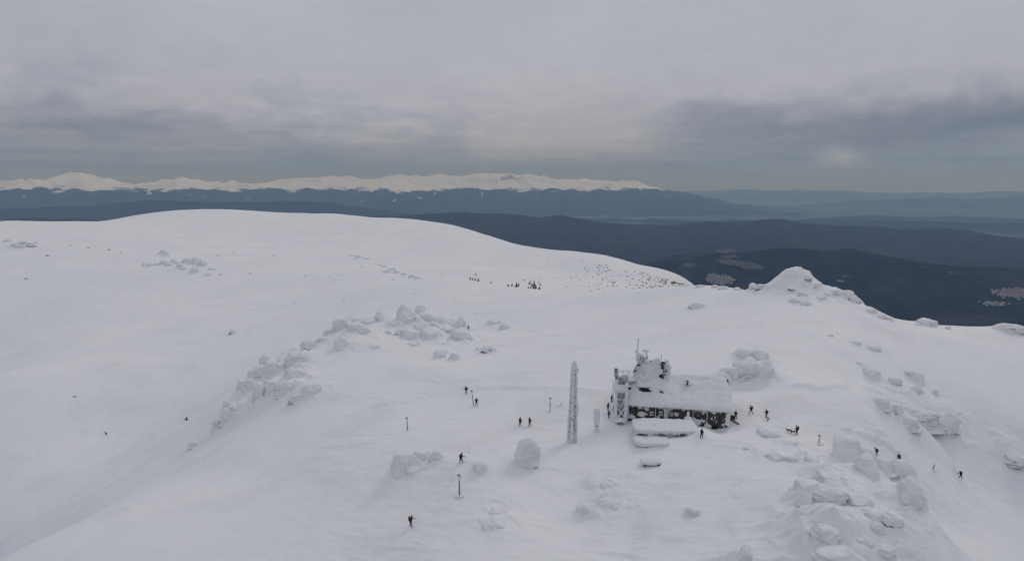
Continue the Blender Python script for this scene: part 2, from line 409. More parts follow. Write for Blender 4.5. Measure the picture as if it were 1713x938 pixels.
class MB:
    """collects simple shapes into one mesh"""
    def __init__(s): s.v = []; s.f = []; s.mi = []; s.cur = 0
    def add(s, V, Fc):
        n = len(s.v); s.v += [tuple(p) for p in V]; s.f += [tuple(i + n for i in f) for f in Fc]; s.mi += [s.cur] * len(Fc); return s
    def box(s, c, h, rot=None, taper=1.0):
        V = []
        for z in (-1, 1):
            k = 1 if z < 0 else taper
            for x, y in ((-1, -1), (1, -1), (1, 1), (-1, 1)): V.append(Vector((x * h[0] * k, y * h[1] * k, z * h[2])))
        if rot is not None: V = [rot @ p for p in V]
        c = Vector(c)
        return s.add([p + c for p in V], [(3, 2, 1, 0), (4, 5, 6, 7), (0, 1, 5, 4), (1, 2, 6, 5), (2, 3, 7, 6), (3, 0, 4, 7)])
    def tube(s, pts, rad, n=6, caps=True):
        pts = [Vector(p) for p in pts]
        if not hasattr(rad, '__len__'): rad = [rad] * len(pts)
        V = []; Fc = []
        for k, p in enumerate(pts):
            d = (pts[min(k + 1, len(pts) - 1)] - pts[max(k - 1, 0)]).normalized()
            a = d.orthogonal().normalized() if abs(d.z) < .95 else Vector((1, 0, 0))
            a = (a - d * a.dot(d)).normalized(); b = d.cross(a)
            for j in range(n):
                t = 2 * math.pi * j / n; V.append(p + (a * math.cos(t) + b * math.sin(t)) * rad[k])
        for k in range(len(pts) - 1):
            for j in range(n):
                Fc.append((k * n + j, k * n + (j + 1) % n, (k + 1) * n + (j + 1) % n, (k + 1) * n + j))
        if caps: Fc += [tuple(range(n))[::-1], tuple(range((len(pts) - 1) * n, len(pts) * n))]
        return s.add(V, Fc)
    def crusty(s, p0, p1, r0, r1, seed, amp=.35, seg=None, n=7, step=.25):
        """a rod with an uneven coat of rime"""
        p0, p1 = Vector(p0), Vector(p1); L = (p1 - p0).length
        k = seg or max(2, int(L / step)); rr = random.Random(seed)
        pts = []; rad = []
        for i in range(k + 1):
            t = i / k; pts.append(p0.lerp(p1, t) + Vector([rr.uniform(-1, 1) for _ in range(3)]) * r0 * amp * .4)
            rad.append((r0 + (r1 - r0) * t) * (1 + rr.uniform(-amp, amp)))
        return s.tube(pts, rad, n)
    def blob(s, c, r, seed=0, amp=.2, freq=1.5, sub=2, rot=None):
        V, Fc = ICO[sub]; P = V * (1 + amp * fbm3(V * freq + seed * 7.31, 3, seed))[:, None] * np.array(r)
        if rot is not None: P = P @ np.array(rot.to_3x3()).T
        return s.add(P + np.array(c), Fc)
    def build(s, name, m, parent=None, smooth=False, **kw):
        me = bpy.data.meshes.new(name); me.from_pydata([tuple(map(float, p)) for p in s.v], [], s.f)
        for mm in (m if isinstance(m, (list, tuple)) else [m]): me.materials.append(mm)
        me.polygons.foreach_set('material_index', s.mi)
        if smooth: me.polygons.foreach_set('use_smooth', [True] * len(s.f))
        me.update()
        return link(name, me, parent, **kw)
ICO = {}
def _ico():
    import bmesh
    for k in (1, 2, 3, 4, 5):
        bm = bmesh.new(); bmesh.ops.create_icosphere(bm, subdivisions=k, radius=1)
        bm.verts.ensure_lookup_table()
        ICO[k] = (np.array([v.co[:] for v in bm.verts]), [tuple(v.index for v in f.verts) for f in bm.faces]); bm.free()
_ico()

# ------------------------------------------------------------------ materials
SNOWC = (.80, .815, .85)
def snow_fn(g, b):
    p = pos(g)
    a = g.new('ShaderNodeAttribute', attribute_name='trampled').outputs['Fac']
    x, y, z = g.sep(p)
    d = g.m('SQRT', g.m('ADD', g.m('MULTIPLY', x, x), g.m('MULTIPLY', y, y)))
    big = g.noise(p, .018, 4, .5)
    mid = g.noise(p, .13, 5, .55, .8)
    ws = g.comb(g.m('ADD', g.m('MULTIPLY', x, .35), g.m('MULTIPLY', y, .12)), g.m('SUBTRACT', g.m('MULTIPLY', y, 1.5), g.m('MULTIPLY', x, .5)), z)
    wind = g.noise(ws, 1.1, 6, .62, 1.0)
    fine = g.noise(p, 3.2, 4, .6)
    patch = g.sm(g.noise(p, .055, 3, .5, .5), .47, .66)
    h = g.m('ADD', g.m('MULTIPLY', g.m('MULTIPLY', wind, g.m('ADD', g.m('MULTIPLY', patch, .9), .12)), .55), g.m('MULTIPLY', fine, .05))
    h = g.m('ADD', h, g.m('MULTIPLY', g.m('MULTIPLY', g.noise(p, 1.7, 3, .7), a), .9))
    h = g.m('ADD', h, g.m('MULTIPLY', mid, .45))
    bump(g, b, h, .75, .75)
    c = g.mix(g.sm(big, .35, .65), (.81, .812, .825), (.85, .848, .85))
    c = g.mix(g.m('MULTIPLY', g.sm(mid, .45, .68), .35), c, (.775, .782, .805))
    c = g.mix(g.m('MULTIPLY', a, .14), c, (.66, .68, .72))
    g.put(b.inputs['Base Color'], c)
M_SNOW = mat('snow', SNOWC, .75, snow_fn)
def rime_fn(dark_amt):
    def fn(g, b):
        p = pos(g); x, y, z = g.sep(p)
        nz = g.sep(g.new('ShaderNodeNewGeometry').outputs['Normal'])[2]
        # feathery rime: short ridges across the wind
        v = g.comb(g.m('MULTIPLY', x, .8), g.m('MULTIPLY', y, .8), g.m('ADD', g.m('MULTIPLY', z, 2.6), g.m('MULTIPLY', x, .9)))
        n = g.noise(v, 2.0, 5, .62, 1.2); n2 = g.noise(p, 1.0, 4, .55)
        area = g.sm(g.noise(p, .3, 3, .5), .44, .60)
        bump(g, b, g.m('ADD', g.m('MULTIPLY', g.m('MULTIPLY', n, area), .6), g.m('MULTIPLY', n2, .4)), .45, .8)
        c = g.mix(g.sm(n, .3, .7), (.77, .775, .79), (.85, .85, .856))
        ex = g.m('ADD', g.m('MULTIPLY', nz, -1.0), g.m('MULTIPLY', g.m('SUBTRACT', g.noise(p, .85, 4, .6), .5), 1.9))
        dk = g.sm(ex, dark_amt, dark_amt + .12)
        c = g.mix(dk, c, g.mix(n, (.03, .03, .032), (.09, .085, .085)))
        g.put(b.inputs['Base Color'], c)
    return fn
M_RIME = mat('rimed_rock', SNOWC, .8, rime_fn(.62))
M_RIME2 = mat('rimed_rock_with_bare_patches', SNOWC, .8, rime_fn(.30))
def crust_fn(g, b):
    p = pos(g); n = g.noise(p, 5.0, 5, .7, .5); n2 = g.noise(p, 1.4, 3, .5)
    bump(g, b, g.m('ADD', n, n2), .16, .9)
    g.put(b.inputs['Base Color'], g.mix(g.sm(n, .3, .7), (.72, .735, .765), (.88, .885, .90)))
M_CRUST = mat('rime_crust', SNOWC, .85, crust_fn)
def dk_fn(c0, c1, sc=3.0):
    def fn(g, b):
        n = g.noise(pos(g), sc, 5, .6); bump(g, b, n, .08, .8)
        g.put(b.inputs['Base Color'], g.mix(g.sm(n, .3, .7), c0, c1))
    return fn
M_ROCK = mat('bare_rock', (.06, .06, .06), .9, dk_fn((.03, .03, .032), (.11, .105, .10)))
def wall_fn(g, b):
    p = objc(g)
    v = g.new('ShaderNodeTexVoronoi', feature='F1'); g.put(v.inputs['Vector'], g.comb(*[g.m('MULTIPLY', c, k) for c, k in zip(g.sep(p), (1.6, 1.6, 2.6))])); v.inputs['Scale'].default_value = 1.2
    v2 = g.new('ShaderNodeTexVoronoi', feature='DISTANCE_TO_EDGE'); g.put(v2.inputs['Vector'], g.comb(*[g.m('MULTIPLY', c, k) for c, k in zip(g.sep(p), (1.6, 1.6, 2.6))])); v2.inputs['Scale'].default_value = 1.2
    c = g.mix(g.sep(v.outputs['Color'])[0], (.035, .033, .032), (.12, .11, .10))
    fr = g.sm(g.noise(p, 6.0, 5, .7), .60, .72)
    c = g.mix(g.m('MULTIPLY', fr, .55), c, (.55, .56, .58))
    g.put(b.inputs['Base Color'], c)
    bump(g, b, g.sm(v2.outputs[0], 0, .12), .05, .9)
M_WALL = mat('dark_stone_wall', (.07, .065, .06), .9, wall_fn)
M_DARK = mat('dark_opening', (.012, .012, .014), .6)
M_GLASS = mat('dark_window_glass', (.03, .035, .04), .15)
M_IRON = mat('dark_iron', (.05, .05, .055), .55, dk_fn((.03, .03, .033), (.16, .16, .17), 6))
M_WOODP = mat('frosted_timber', (.10, .09, .08), .85, dk_fn((.04, .036, .032), (.20, .19, .18), 7))
M_FIR = mat('fir_needles', (.035, .05, .035), .9, dk_fn((.02, .03, .025), (.06, .075, .06), 2))
M_BARK = mat('fir_bark', (.06, .05, .04), .9, dk_fn((.03, .028, .025), (.08, .07, .06), 3))
def cloth(name, c): return mat(name, c, .85, dk_fn(tuple(x * .7 for x in c), tuple(x * 1.2 for x in c), 9))
M_BLACK = cloth('black_cloth', (.016, .016, .02)); M_NAVY = cloth('dark_navy_cloth', (.02, .024, .035)); M_MAROON = cloth('maroon_cloth', (.085, .012, .02))
M_OLIVE = cloth('olive_cloth', (.10, .11, .075)); M_CHAR = cloth('charcoal_cloth', (.035, .035, .04)); M_GREEN = cloth('grey_green_cloth', (.06, .075, .07)); M_KHAKI = cloth('khaki_canvas', (.16, .15, .10))
M_SKIN = mat('skin', (.45, .28, .21), .6); M_POLE = mat('aluminium_pole', (.28, .28, .30), .4)
M_FURB = cloth('dark_fur', (.02, .02, .022)); M_FURW = cloth('pale_fur', (.45, .43, .40))
M_ORANGE = cloth('dull_orange_paint', (.28, .09, .05))

# ------------------------------------------------------------------ rocks: (px, py of the foot, width px, height px[, kind])
ROCK_GROUPS = {
 'crag': dict(label='long snow plastered crag of piled boulders at the head of the left ridge', g='c', rocks=[
  (677, 539, 22, 31, 'b'), (703, 532, 16, 24, 'b'), (682, 545, 26, 24), (637, 539, 20, 19, 'b'), (713, 541, 30, 18), (734, 546, 20, 17), (752, 551, 19, 17), (770, 553, 19, 23, 'b'),
  (773, 573, 33, 22), (703, 555, 22, 16), (717, 568, 27, 18), (687, 567, 25, 17), (730, 566, 20, 12), (668, 561, 14, 10), (649, 559, 9, 7), (617, 543, 27, 11), (725, 552, 18, 14), (760, 562, 18, 13), (695, 545, 16, 16), (660, 545, 20, 8), (742, 556, 16, 10)]),
 'upper_left': dict(label='cluster of snow covered boulders stepping down left of the crag with a dark overhang', g='c', rocks=[
  (572, 559, 28, 25, 'b'), (586, 540, 32, 10), (599, 560, 34, 19), (570, 585, 20, 20), (519, 587, 30, 17, 'o'), (550, 562, 18, 12), (540, 575, 16, 12)]),
 'left_edge': dict(label='steep staircase of rime coated boulders on the lower left ridge edge', g='c', rocks=[
  (490, 612, 27, 24, 'b'), (473, 615, 18, 16), (449, 616, 30, 20, 'b'), (434, 640, 25, 29, 'b'), (457, 633, 30, 26), (432, 675, 17, 34, 'b'), (417, 656, 20, 22), (454, 664, 20, 26), (477, 656, 28, 19),
  (492, 640, 28, 24), (505, 625, 22, 16), (404, 658, 15, 22), (442, 655, 16, 20), (423, 640, 14, 20), (510, 605, 16, 12, 'o')]),
 'left_foot': dict(label='narrow rimed rock fins with bare dark feet at the lowest end of the left ridge', g='c', rocks=[
  (378, 688, 14, 21, 'b'), (376, 711, 18, 30, 'o'), (362, 718, 14, 20), (390, 693, 16, 18), (372, 714, 12, 8, 'o')]),
 'left_apron': dict(label='pair of low rounded boulders half buried right of the left ridge edge', g='c', rocks=[(521, 664, 29, 22), (497, 672, 26, 14), (530, 655, 16, 14)]),
 'mid_rubble': dict(label='low drifted rocks lying on the slope below the crag', g='c', rocks=[(736, 600, 20, 15), (760, 604, 17, 15), (750, 579, 20, 6), (627, 584, 17, 7), (692, 579, 20, 8), (745, 592, 12, 8)]),
 'pair_right': dict(label='two small rimed rocks side by side to the right of the crag', g='c', rocks=[(826, 544, 22, 10), (845, 552, 17, 13)]),
 'slab': dict(label='flat snow capped slab with a thin dark lip below the crag', g='c', rocks=[(815, 592, 28, 15, 'o'), (806, 588, 18, 8)]),
 'near_fins': dict(label='three rounded rime pillars beside each other left of the walking hiker', g='c', rocks=[(671, 797, 32, 50, 'b'), (701, 776, 24, 27, 'b'), (714, 768, 12, 16, 'o'), (730, 772, 22, 24, 'b'), (690, 792, 30, 14)]),
 'house_mound': dict(label='tall heap of rounded snowy boulders behind the right end of the hut', g='c', rocks=[
  (1270, 606, 28, 24), (1243, 603, 30, 22), (1278, 632, 34, 32, 'b'), (1250, 629, 32, 28), (1225, 633, 30, 20), (1257, 614, 25, 17), (1266, 619, 20, 15), (1237, 618, 20, 15), (1214, 638, 24, 16)]),
 'knob': dict(label='knobbly summit outcrop rising highest on the right skyline', g='c', rocks=[
  (1353, 465, 12, 5), (1370, 478, 12, 6), (1395, 488, 16, 6), (1415, 493, 24, 10), (1432, 503, 18, 10), (1460, 522, 16, 8), (1475, 531, 16, 8), (1487, 534, 12, 7),
  (1330, 506, 22, 12), (1347, 511, 18, 12, 'o'), (1375, 500, 18, 8), (1325, 484, 12, 5, 'o'), (1344, 492, 14, 6), (1384, 494, 12, 6)]),
 'right_rocks': dict(label='scattered rimed boulders on the bank to the right beyond the hut', g='c', rocks=[
  (1433, 576, 17, 7), (1459, 585, 28, 9), (1460, 634, 25, 19), (1497, 643, 20, 13), (1438, 610, 10, 6), (1537, 639, 16, 18), (1534, 662, 17, 17), (1523, 628, 18, 10), (1566, 660, 8, 10), (1447, 622, 14, 8)]),
 'right_bank': dict(label='big smooth boulders capping the far bank at right', g='c', rocks=[
  (1571, 687, 22, 15), (1501, 696, 17, 20, 'o'), (1473, 679, 26, 16), (1540, 707, 50, 24), (1578, 722, 42, 36), (1555, 690, 22, 12), (1520, 690, 26, 14), (1520, 712, 30, 16)]),
 'skyline_block': dict(label='small snowy rock standing on the right skyline', g='c', rocks=[(1553, 546, 30, 14), (1586, 550, 9, 5), (1536, 544, 10, 4)]),
 'skyline_edge': dict(label='snowy rocks on the skyline cut off by the right edge of the picture', g='c', rocks=[(1688, 556, 44, 16), (1711, 557, 14, 12), (1725, 560, 30, 14)]),
 'skyline_bumps': dict(label='row of small snow bumps on the skyline left of the summit outcrop', g='c', rocks=[(1172, 481, 14, 5), (1196, 481, 10, 5), (1212, 484, 16, 6), (1234, 486, 12, 6), (1150, 479, 10, 4), (1276, 481, 20, 6)]),
 'crest_fore': dict(label='line of low wind sculpted boulders just below the hiker with two dogs', g='c', rocks=[
  (1298, 770, 24, 15), (1325, 772, 20, 13), (1357, 777, 26, 19), (1322, 748, 28, 14), (1288, 730, 38, 14), (1260, 754, 28, 8), (1340, 762, 20, 10), (1275, 766, 22, 9)]),
 'near_right': dict(label='large broken outcrop of rime feathered boulders at the lower right', g='c', rocks=[
  (1418, 788, 40, 62, 'p'), (1448, 768, 28, 20), (1452, 803, 34, 44), (1476, 786, 32, 20), (1506, 807, 42, 36), (1523, 858, 46, 56, 'b'), (1354, 851, 34, 26, 'o'), (1392, 848, 50, 34), (1354, 823, 38, 20), (1392, 808, 42, 20),
  (1492, 882, 36, 26, 'o'), (1425, 884, 34, 24), (1466, 890, 22, 18), (1446, 922, 34, 26), (1480, 938, 34, 26), (1385, 912, 42, 32), (1331, 868, 38, 10), (1513, 912, 9, 12), (1410, 958, 80, 42),
  (1488, 832, 34, 20), (1440, 850, 36, 20), (1458, 868, 30, 16), (1372, 882, 34, 16)]),
 'faint_mounds': dict(label='wind carved rime mounds in the foreground below the last snow covered bench', g='c', rocks=[
  (995, 814, 24, 11), (1021, 817, 30, 14), (976, 864, 24, 28), (1018, 848, 36, 18), (1004, 832, 18, 8)]),
 'ripple_mound': dict(label='two low rippled snow humps in the foreground under the tall marker post', g='c', rocks=[(832, 862, 34, 15), (830, 886, 46, 18), (812, 874, 22, 10)]),
 'far_heap': dict(label='largest distant rock heap lying on the left snowfield', g='c', rocks=[
  (274, 443, 12, 9), (251, 445, 9, 6), (290, 439, 11, 7), (310, 441, 12, 10), (325, 443, 12, 14), (334, 445, 12, 12), (341, 446, 10, 10), (318, 443, 9, 12), (325, 456, 14, 10), (307, 450, 11, 5), (296, 442, 10, 6), (348, 460, 9, 4), (354, 451, 11, 4), (241, 443, 7, 4), (262, 444, 9, 5), (283, 445, 12, 6), (302, 447, 12, 6)]),
 'far_pair': dict(label='two tiny rocks just above the distant rock heap', g='c', rocks=[(271, 425, 11, 9), (280, 426, 8, 5), (277, 429, 14, 3)]),
 'far_left': dict(label='flat distant rock heap near the left edge of the picture', g='c', rocks=[(12, 404, 14, 4), (26, 411, 14, 6), (38, 409, 14, 7), (50, 411, 14, 6), (34, 413, 16, 4), (60, 407, 8, 4)]),
 'far_mid': dict(label='small grey rock patch below the mid skyline', g='c', rocks=[(588, 429, 12, 4), (601, 431, 12, 5), (613, 434, 10, 4), (597, 434, 8, 3)]),
 'far_mid_lower': dict(label='strung out dark specked rocks on the distant middle slope', g='c', rocks=[(643, 447, 10, 4), (655, 453, 12, 6), (664, 457, 11, 6), (676, 460, 11, 5), (689, 465, 12, 6), (698, 467, 10, 5), (648, 456, 12, 5), (635, 444, 8, 3)]),
}
SINGLE_ROCKS = [
 ((883, 779, 39, 49, 'e'), 'tall egg shaped snow covered boulder with a dark hole at its foot'),
 ((804, 790, 24, 18), 'small low snow mound right of the walking hiker'),
 ((1259, 485, 13, 12, 'm'), 'little round snow mushroom on the skyline left of the summit outcrop'),
 ((1167, 515, 24, 10), 'lone low rimed rock on the plateau before the village gap'),
 ((1158, 861, 22, 12), 'small isolated rime lump in the foreground below the hut'),
 ((1244, 944, 32, 34, 'f'), 'pointed snow fin at the bottom edge of the picture'),
 ((1700, 778, 34, 20), 'smooth snow hump at the right edge of the picture'),
 ((388, 559, 12, 9, 'o'), 'tiny dark specked rock alone on the left snowfield'),
 ((326, 745, 22, 8), 'shallow crescent drift at the foot of the left ridge'),
 ((1390, 563, 8, 4), 'tiny snow lump on the empty slope under the summit outcrop'),
]
def rock_mesh(name, seed, kind, sub=4, m=None):
    V, Fc = ICO[sub]; P = V.copy(); rr = np.random.RandomState(seed)
    for _ in range(11 if kind in 'bpo' else (0 if kind == 'e' else 7)):            # a few flattened sides
        nrm = rr.normal(size=3); nrm /= np.linalg.norm(nrm); k = rr.uniform(.68, .92)
        d = P @ nrm; over = np.maximum(d - k, 0); P -= over[:, None] * nrm * .85
    P *= (1 + (.07 if kind == 'e' else .20) * fbm3(V * 1.25 + seed * 3.7, 3, seed))[:, None]
    P *= (1 + (.05 if kind == 'e' else .12) * fbm3(V * np.array([2.6, 2.6, 4.0]) + seed, 4, seed + 5, .6))[:, None]; led = fbm3(V * np.array([1.6, 1.6, 7.0]) + seed * 2.1, 3, seed + 8, .6); P[:, :2] *= (1 + .10 * np.sign(led) * np.abs(led) ** .6)[:, None]
    z = P[:, 2]
    if kind == 'p':                                      # upright block, flat top, feathered side
        q = np.abs(V); mx = q.max(1)[:, None]; P = P * .35 + (V / mx) * .55 * (1 + .12 * fbm3(V * 2.2 + seed, 3, seed))[:, None]
    if kind in 'f': P[:, 0] += .38 * (z + 1) ** 1.2 - .3; P[:, 0] *= 1 - .16 * (z + 1)
    if kind == 'm': P[:, :2] *= np.where(z < -.2, .72, 1.0)[:, None]
    if kind == 'e': P[:, :2] *= (1.02 - .16 * z)[:, None]
    if kind not in 'moe':                                  # drifted foot that spreads into the snow, no undercut
        t = np.clip(-V[:, 2], 0, 1); rxy = np.maximum(np.linalg.norm(V[:, :2], axis=1), .25)
        P[:, :2] *= (np.where(V[:, 2] < 0, 1 / rxy, 1) * (1 + .28 * t))[:, None]
    return mesh_np(name, P, Fc, m or (M_RIME2 if kind == 'o' else M_RIME))
ROCKM = {}
def rock_data(kind, k, big):
    key = (kind, k, big)
    if key not in ROCKM: ROCKM[key] = rock_mesh('boulder_' + {'r': 'round', 'b': 'blocky', 'o': 'overhung', 'f': 'fin', 'p': 'block', 'e': 'egg', 'm': 'mushroom'}[kind], 11 + k * 17 + ord(kind), kind, 5 if big == 2 else (4 if big else 3))
    return ROCKM[key]
RPLACE = []
_rr = random.Random(5)
def plan_rock(r, gid, scale=1.0):
    px, py, w, h = r[:4]; kind = r[4] if len(r) > 4 else 'r'
    p, D = hit(px, py); k = px2m(D * math.cos(math.atan2(p.x, p.y)), py) * {'left_edge': 1.14, 'crag': 1.10, 'upper_left': 1.12, 'near_right': 1.10, 'right_bank': 1.1}.get(gid, 1.0)
    rx = w * k * .5 * 1.08; rz = h * k * .5 * 1.02
    ry = min(rx, rz * 2.5) * _rr.uniform(.8, 1.15)
    if kind == 'f': ry = rx * .75
    RPLACE.append(dict(p=p, D=D, rx=rx, ry=ry, rz=rz, kind=kind, gid=gid, w=w, rz0=-math.atan2(p.x, p.y), px=px))
    f_ = {'near_right': 1.35, 'faint_mounds': 1.3, 'ripple_mound': 1.3, 'crest_fore': 1.3, 'left_edge': 1.25, 'crag': 1.15, 'upper_left': 1.2}.get(gid, 1.0)
    MOUNDS2.append((p.x + rx * .35, p.y + ry * 1.1, rx * 1.5 * f_, ry * 1.9 * f_, 0, min(rz * .9 * (f_ ** .3), 2.6) if kind != 'e' else .5))
MOUNDS2 = []
for gid, gd in ROCK_GROUPS.items():
    for r in gd['rocks']: plan_rock(r, gid)
for i, (r, lab) in enumerate(SINGLE_ROCKS): plan_rock(r, i)
def add_banks(lst):
    acc = np.zeros_like(ZG)
    for (mx, my, rx, ry, an, h) in lst:
        R = 2.6 * max(rx, ry); d = math.hypot(mx, my); th = math.atan2(mx, my)
        i0, i1 = np.searchsorted(DROW, [d - R, d + R]); j0, j1 = np.searchsorted(THS, [th - R / d, th + R / d])
        if i1 <= i0 or j1 <= j0: continue
        q = ((XG[i0:i1, j0:j1] - mx) / rx) ** 2 + ((YG[i0:i1, j0:j1] - my) / ry) ** 2
        acc[i0:i1, j0:j1] = np.maximum(acc[i0:i1, j0:j1], h * np.exp(-q))
    return acc
CRAG = add_banks(MOUNDS2)
_k = np.clip(CRAG / .8, 0, 1)
_wx, _wy = XG + 1.2 * fbm2(XG / 4, YG / 4, 2, 51), YG + 1.2 * fbm2(XG / 4, YG / 4, 2, 52)
_cr = ridged2(_wx / 5.5, _wy / 5.0, 3, 53, .45)
_far = sstep(330, 230, DG); _kn = np.exp(-(((XG - at(1345, 500, 300).x) / 15) ** 2 + ((YG - at(1345, 500, 300).y) / 14) ** 2)) + .6 * np.exp(-(((XG - at(1415, 505, 292).x) / 12) ** 2 + ((YG - at(1415, 505, 292).y) / 11) ** 2))
ZG += _kn * (2.4 * (ridged2(XG / 6.5, YG / 6.5, 3, 44, .5) - .5) + .5 * fbm2(XG / 2.0, YG / 2.0, 2, 48))
ZG += CRAG + _far * _k * (1.25 * (_cr - .45) + .40 * (ridged2(_wx / 1.9, _wy / 1.3, 2, 57) - .4))

TINY = [(118, 410), (148, 414), (183, 417), (203, 422), (241, 402), (365, 428), (389, 422), (439, 442), (369, 459), (511, 461), (552, 461), (572, 460), (457, 428), (607, 446), (658, 467), (693, 491), (740, 458), (419, 456), (80, 426),
        (43, 465), (582, 382), (668, 416), (125, 662), (493, 506), (535, 502), (576, 503), (760, 498), (798, 523), (1075, 507), (1046, 525), (1390, 562), (1605, 690)]
TINYP = [(hit(*q)[0], q) for q in TINY]

# ------------------------------------------------------------------ paths, banks and fine relief of the snow
def band(pts, width):
    """0..1 weight near a world polyline, over the terrain grid"""
    wgt = np.zeros_like(ZG)
    for a, b in zip(pts[:-1], pts[1:]):
        R = width * 3; mx, my = (a[0] + b[0]) / 2, (a[1] + b[1]) / 2; L = math.hypot(b[0] - a[0], b[1] - a[1])
        d = math.hypot(mx, my); th = math.atan2(mx, my); RR = R + L / 2
        i0, i1 = np.searchsorted(DROW, [d - RR, d + RR]); j0, j1 = np.searchsorted(THS, [th - RR / d * 1.1, th + RR / d * 1.1])
        if i1 <= i0 or j1 <= j0: continue
        X = XG[i0:i1, j0:j1]; Y = YG[i0:i1, j0:j1]
        ex, ey = b[0] - a[0], b[1] - a[1]; t = np.clip(((X - a[0]) * ex + (Y - a[1]) * ey) / (L * L + 1e-9), 0, 1)
        q = np.hypot(X - a[0] - t * ex, Y - a[1] - t * ey)
        wgt[i0:i1, j0:j1] = np.maximum(wgt[i0:i1, j0:j1], np.exp(-(q / width) ** 2))
    return wgt
def wpath(pp): return [tuple(hit(*p)[0][:2]) for p in pp]
PATHS = [
 ([(1020, 668), (960, 660), (880, 652), (820, 653), (760, 657), (700, 668), (640, 684)], 1.1, -.22),
 ([(1235, 700), (1300, 700), (1345, 728), (1400, 742), (1470, 757), (1560, 783), (1640, 812)], .8, -.10),
 ([(1170, 735), (1200, 760), (1150, 790), (1060, 800), (980, 790)], 1.6, -.16),
 ([(1290, 668), (1300, 690), (1310, 705)], 2.2, -.05),
 ([(1180, 800), (1120, 820), (1080, 870), (1060, 935)], 2.4, -.04),
 ([(1240, 800), (1220, 860), (1200, 930)], 2.0, -.04),
 ([(690, 885), (740, 830), (772, 778), (800, 720), (797, 680), (782, 660)], .45, -.08),
 ([(870, 714), (950, 700), (1010, 690)], .5, -.07), ([(330, 694), (316, 704)], 1.0, -.15),
]
for pp, wd, dz in PATHS:
    w = band(wpath(pp), wd); ZG += .45 * w * dz * (1 + .8 * vnoise2(XG / .9, YG / .9, 61)); TRK = np.maximum(TRK, .55 * w * sstep(-.3, .5, vnoise2(XG / 3.1, YG / 3.1, 62)))
# low scarp above the left path, soft bank right of the hut, hollow round the hut
w = band(wpath([(1000, 655), (900, 648), (830, 647), (760, 649), (700, 658), (640, 676)]), 1.6); ZG += w * .55
w = band(wpath([(1335, 644), (1370, 650), (1410, 646), (1450, 648), (1490, 665)]), 1.5); ZG += w * .8
w = band(wpath([(1060, 796), (1100, 812), (1150, 812), (1200, 796), (1240, 770), (1290, 752)]), 1.5); ZG += w * .55
w = band(wpath([(930, 815), (1000, 800), (1060, 812)]), 2.0); ZG += w * .45
near = sstep(500, 120, DG)
rel = .55 * fbm2(XG / 26, YG / 26, 4, 3) * (0.35 + .65 * sstep(60, 400, DG))
ca, sa = math.cos(-.35), math.sin(-.35); U = XG * ca + YG * sa; Vv = -XG * sa + YG * ca
patch = sstep(.05, .45, fbm2(XG / 17, YG / 17, 3, 9))
leftq = 1 - .85 * sstep(-25, -62, XG)
rel += near * leftq * (.38 * ridged2(U / 9, Vv / 2.3, 4, 15, .58) * patch + .12 * fbm2(U / 3, Vv / 1.1, 3, 25))
rel += near * TRK * .10 * vnoise2(XG / .5, YG / .5, 40)
rel += sstep(350, 1200, DG) * (3.0 * fbm2(XG / 210, YG / 210, 3, 31) + 1.0 * fbm2(XG / 60, YG / 60, 3, 35))
flat = band(wpath([(1060, 716), (1200, 725)]), 4.5)
ZG += rel * (1 - .6 * np.clip(flat, 0, 1))
EDGE = sstep(2600, 4600, DG)
ZG = ZG * (1 - EDGE) + far_height(TG, DG) * EDGE

def make_ground():
    V = np.stack([XG, YG, ZG], -1).reshape(-1, 3)
    me = mesh_np('snow_ground', V, gridquads(*ZG.shape), M_SNOWFIELD)
    at_ = me.attributes.new('trampled', 'FLOAT', 'POINT'); at_.data.foreach_set('value', TRK.ravel().astype(np.float32))
    link('ground', me, kind='structure')
    return me
def field_fn(g, b):
    """snow down to the tree line, dark forest and pale fields in the valley below"""
    snow_fn(g, b)
def build_field_material():
    m = mat('snow_over_forest', SNOWC, .8, snow_fn); g = NT(m.node_tree); b = m.node_tree.nodes['Principled BSDF']
    old = b.inputs['Base Color'].links[0].from_socket
    p = pos(g); z = g.sep(p)[2]; n = g.noise(p, .012, 6, .65)
    f = g.sm(g.m('ADD', z, g.m('MULTIPLY', g.m('SUBTRACT', n, .5), 260)), -330, -240)
    fc = g.mix(g.noise(p, .05, 5, .7), (.018, .022, .022), (.05, .05, .045))
    g.put(b.inputs['Base Color'], g.mix(f, fc, old)); return m
M_SNOWFIELD = build_field_material()
make_ground()

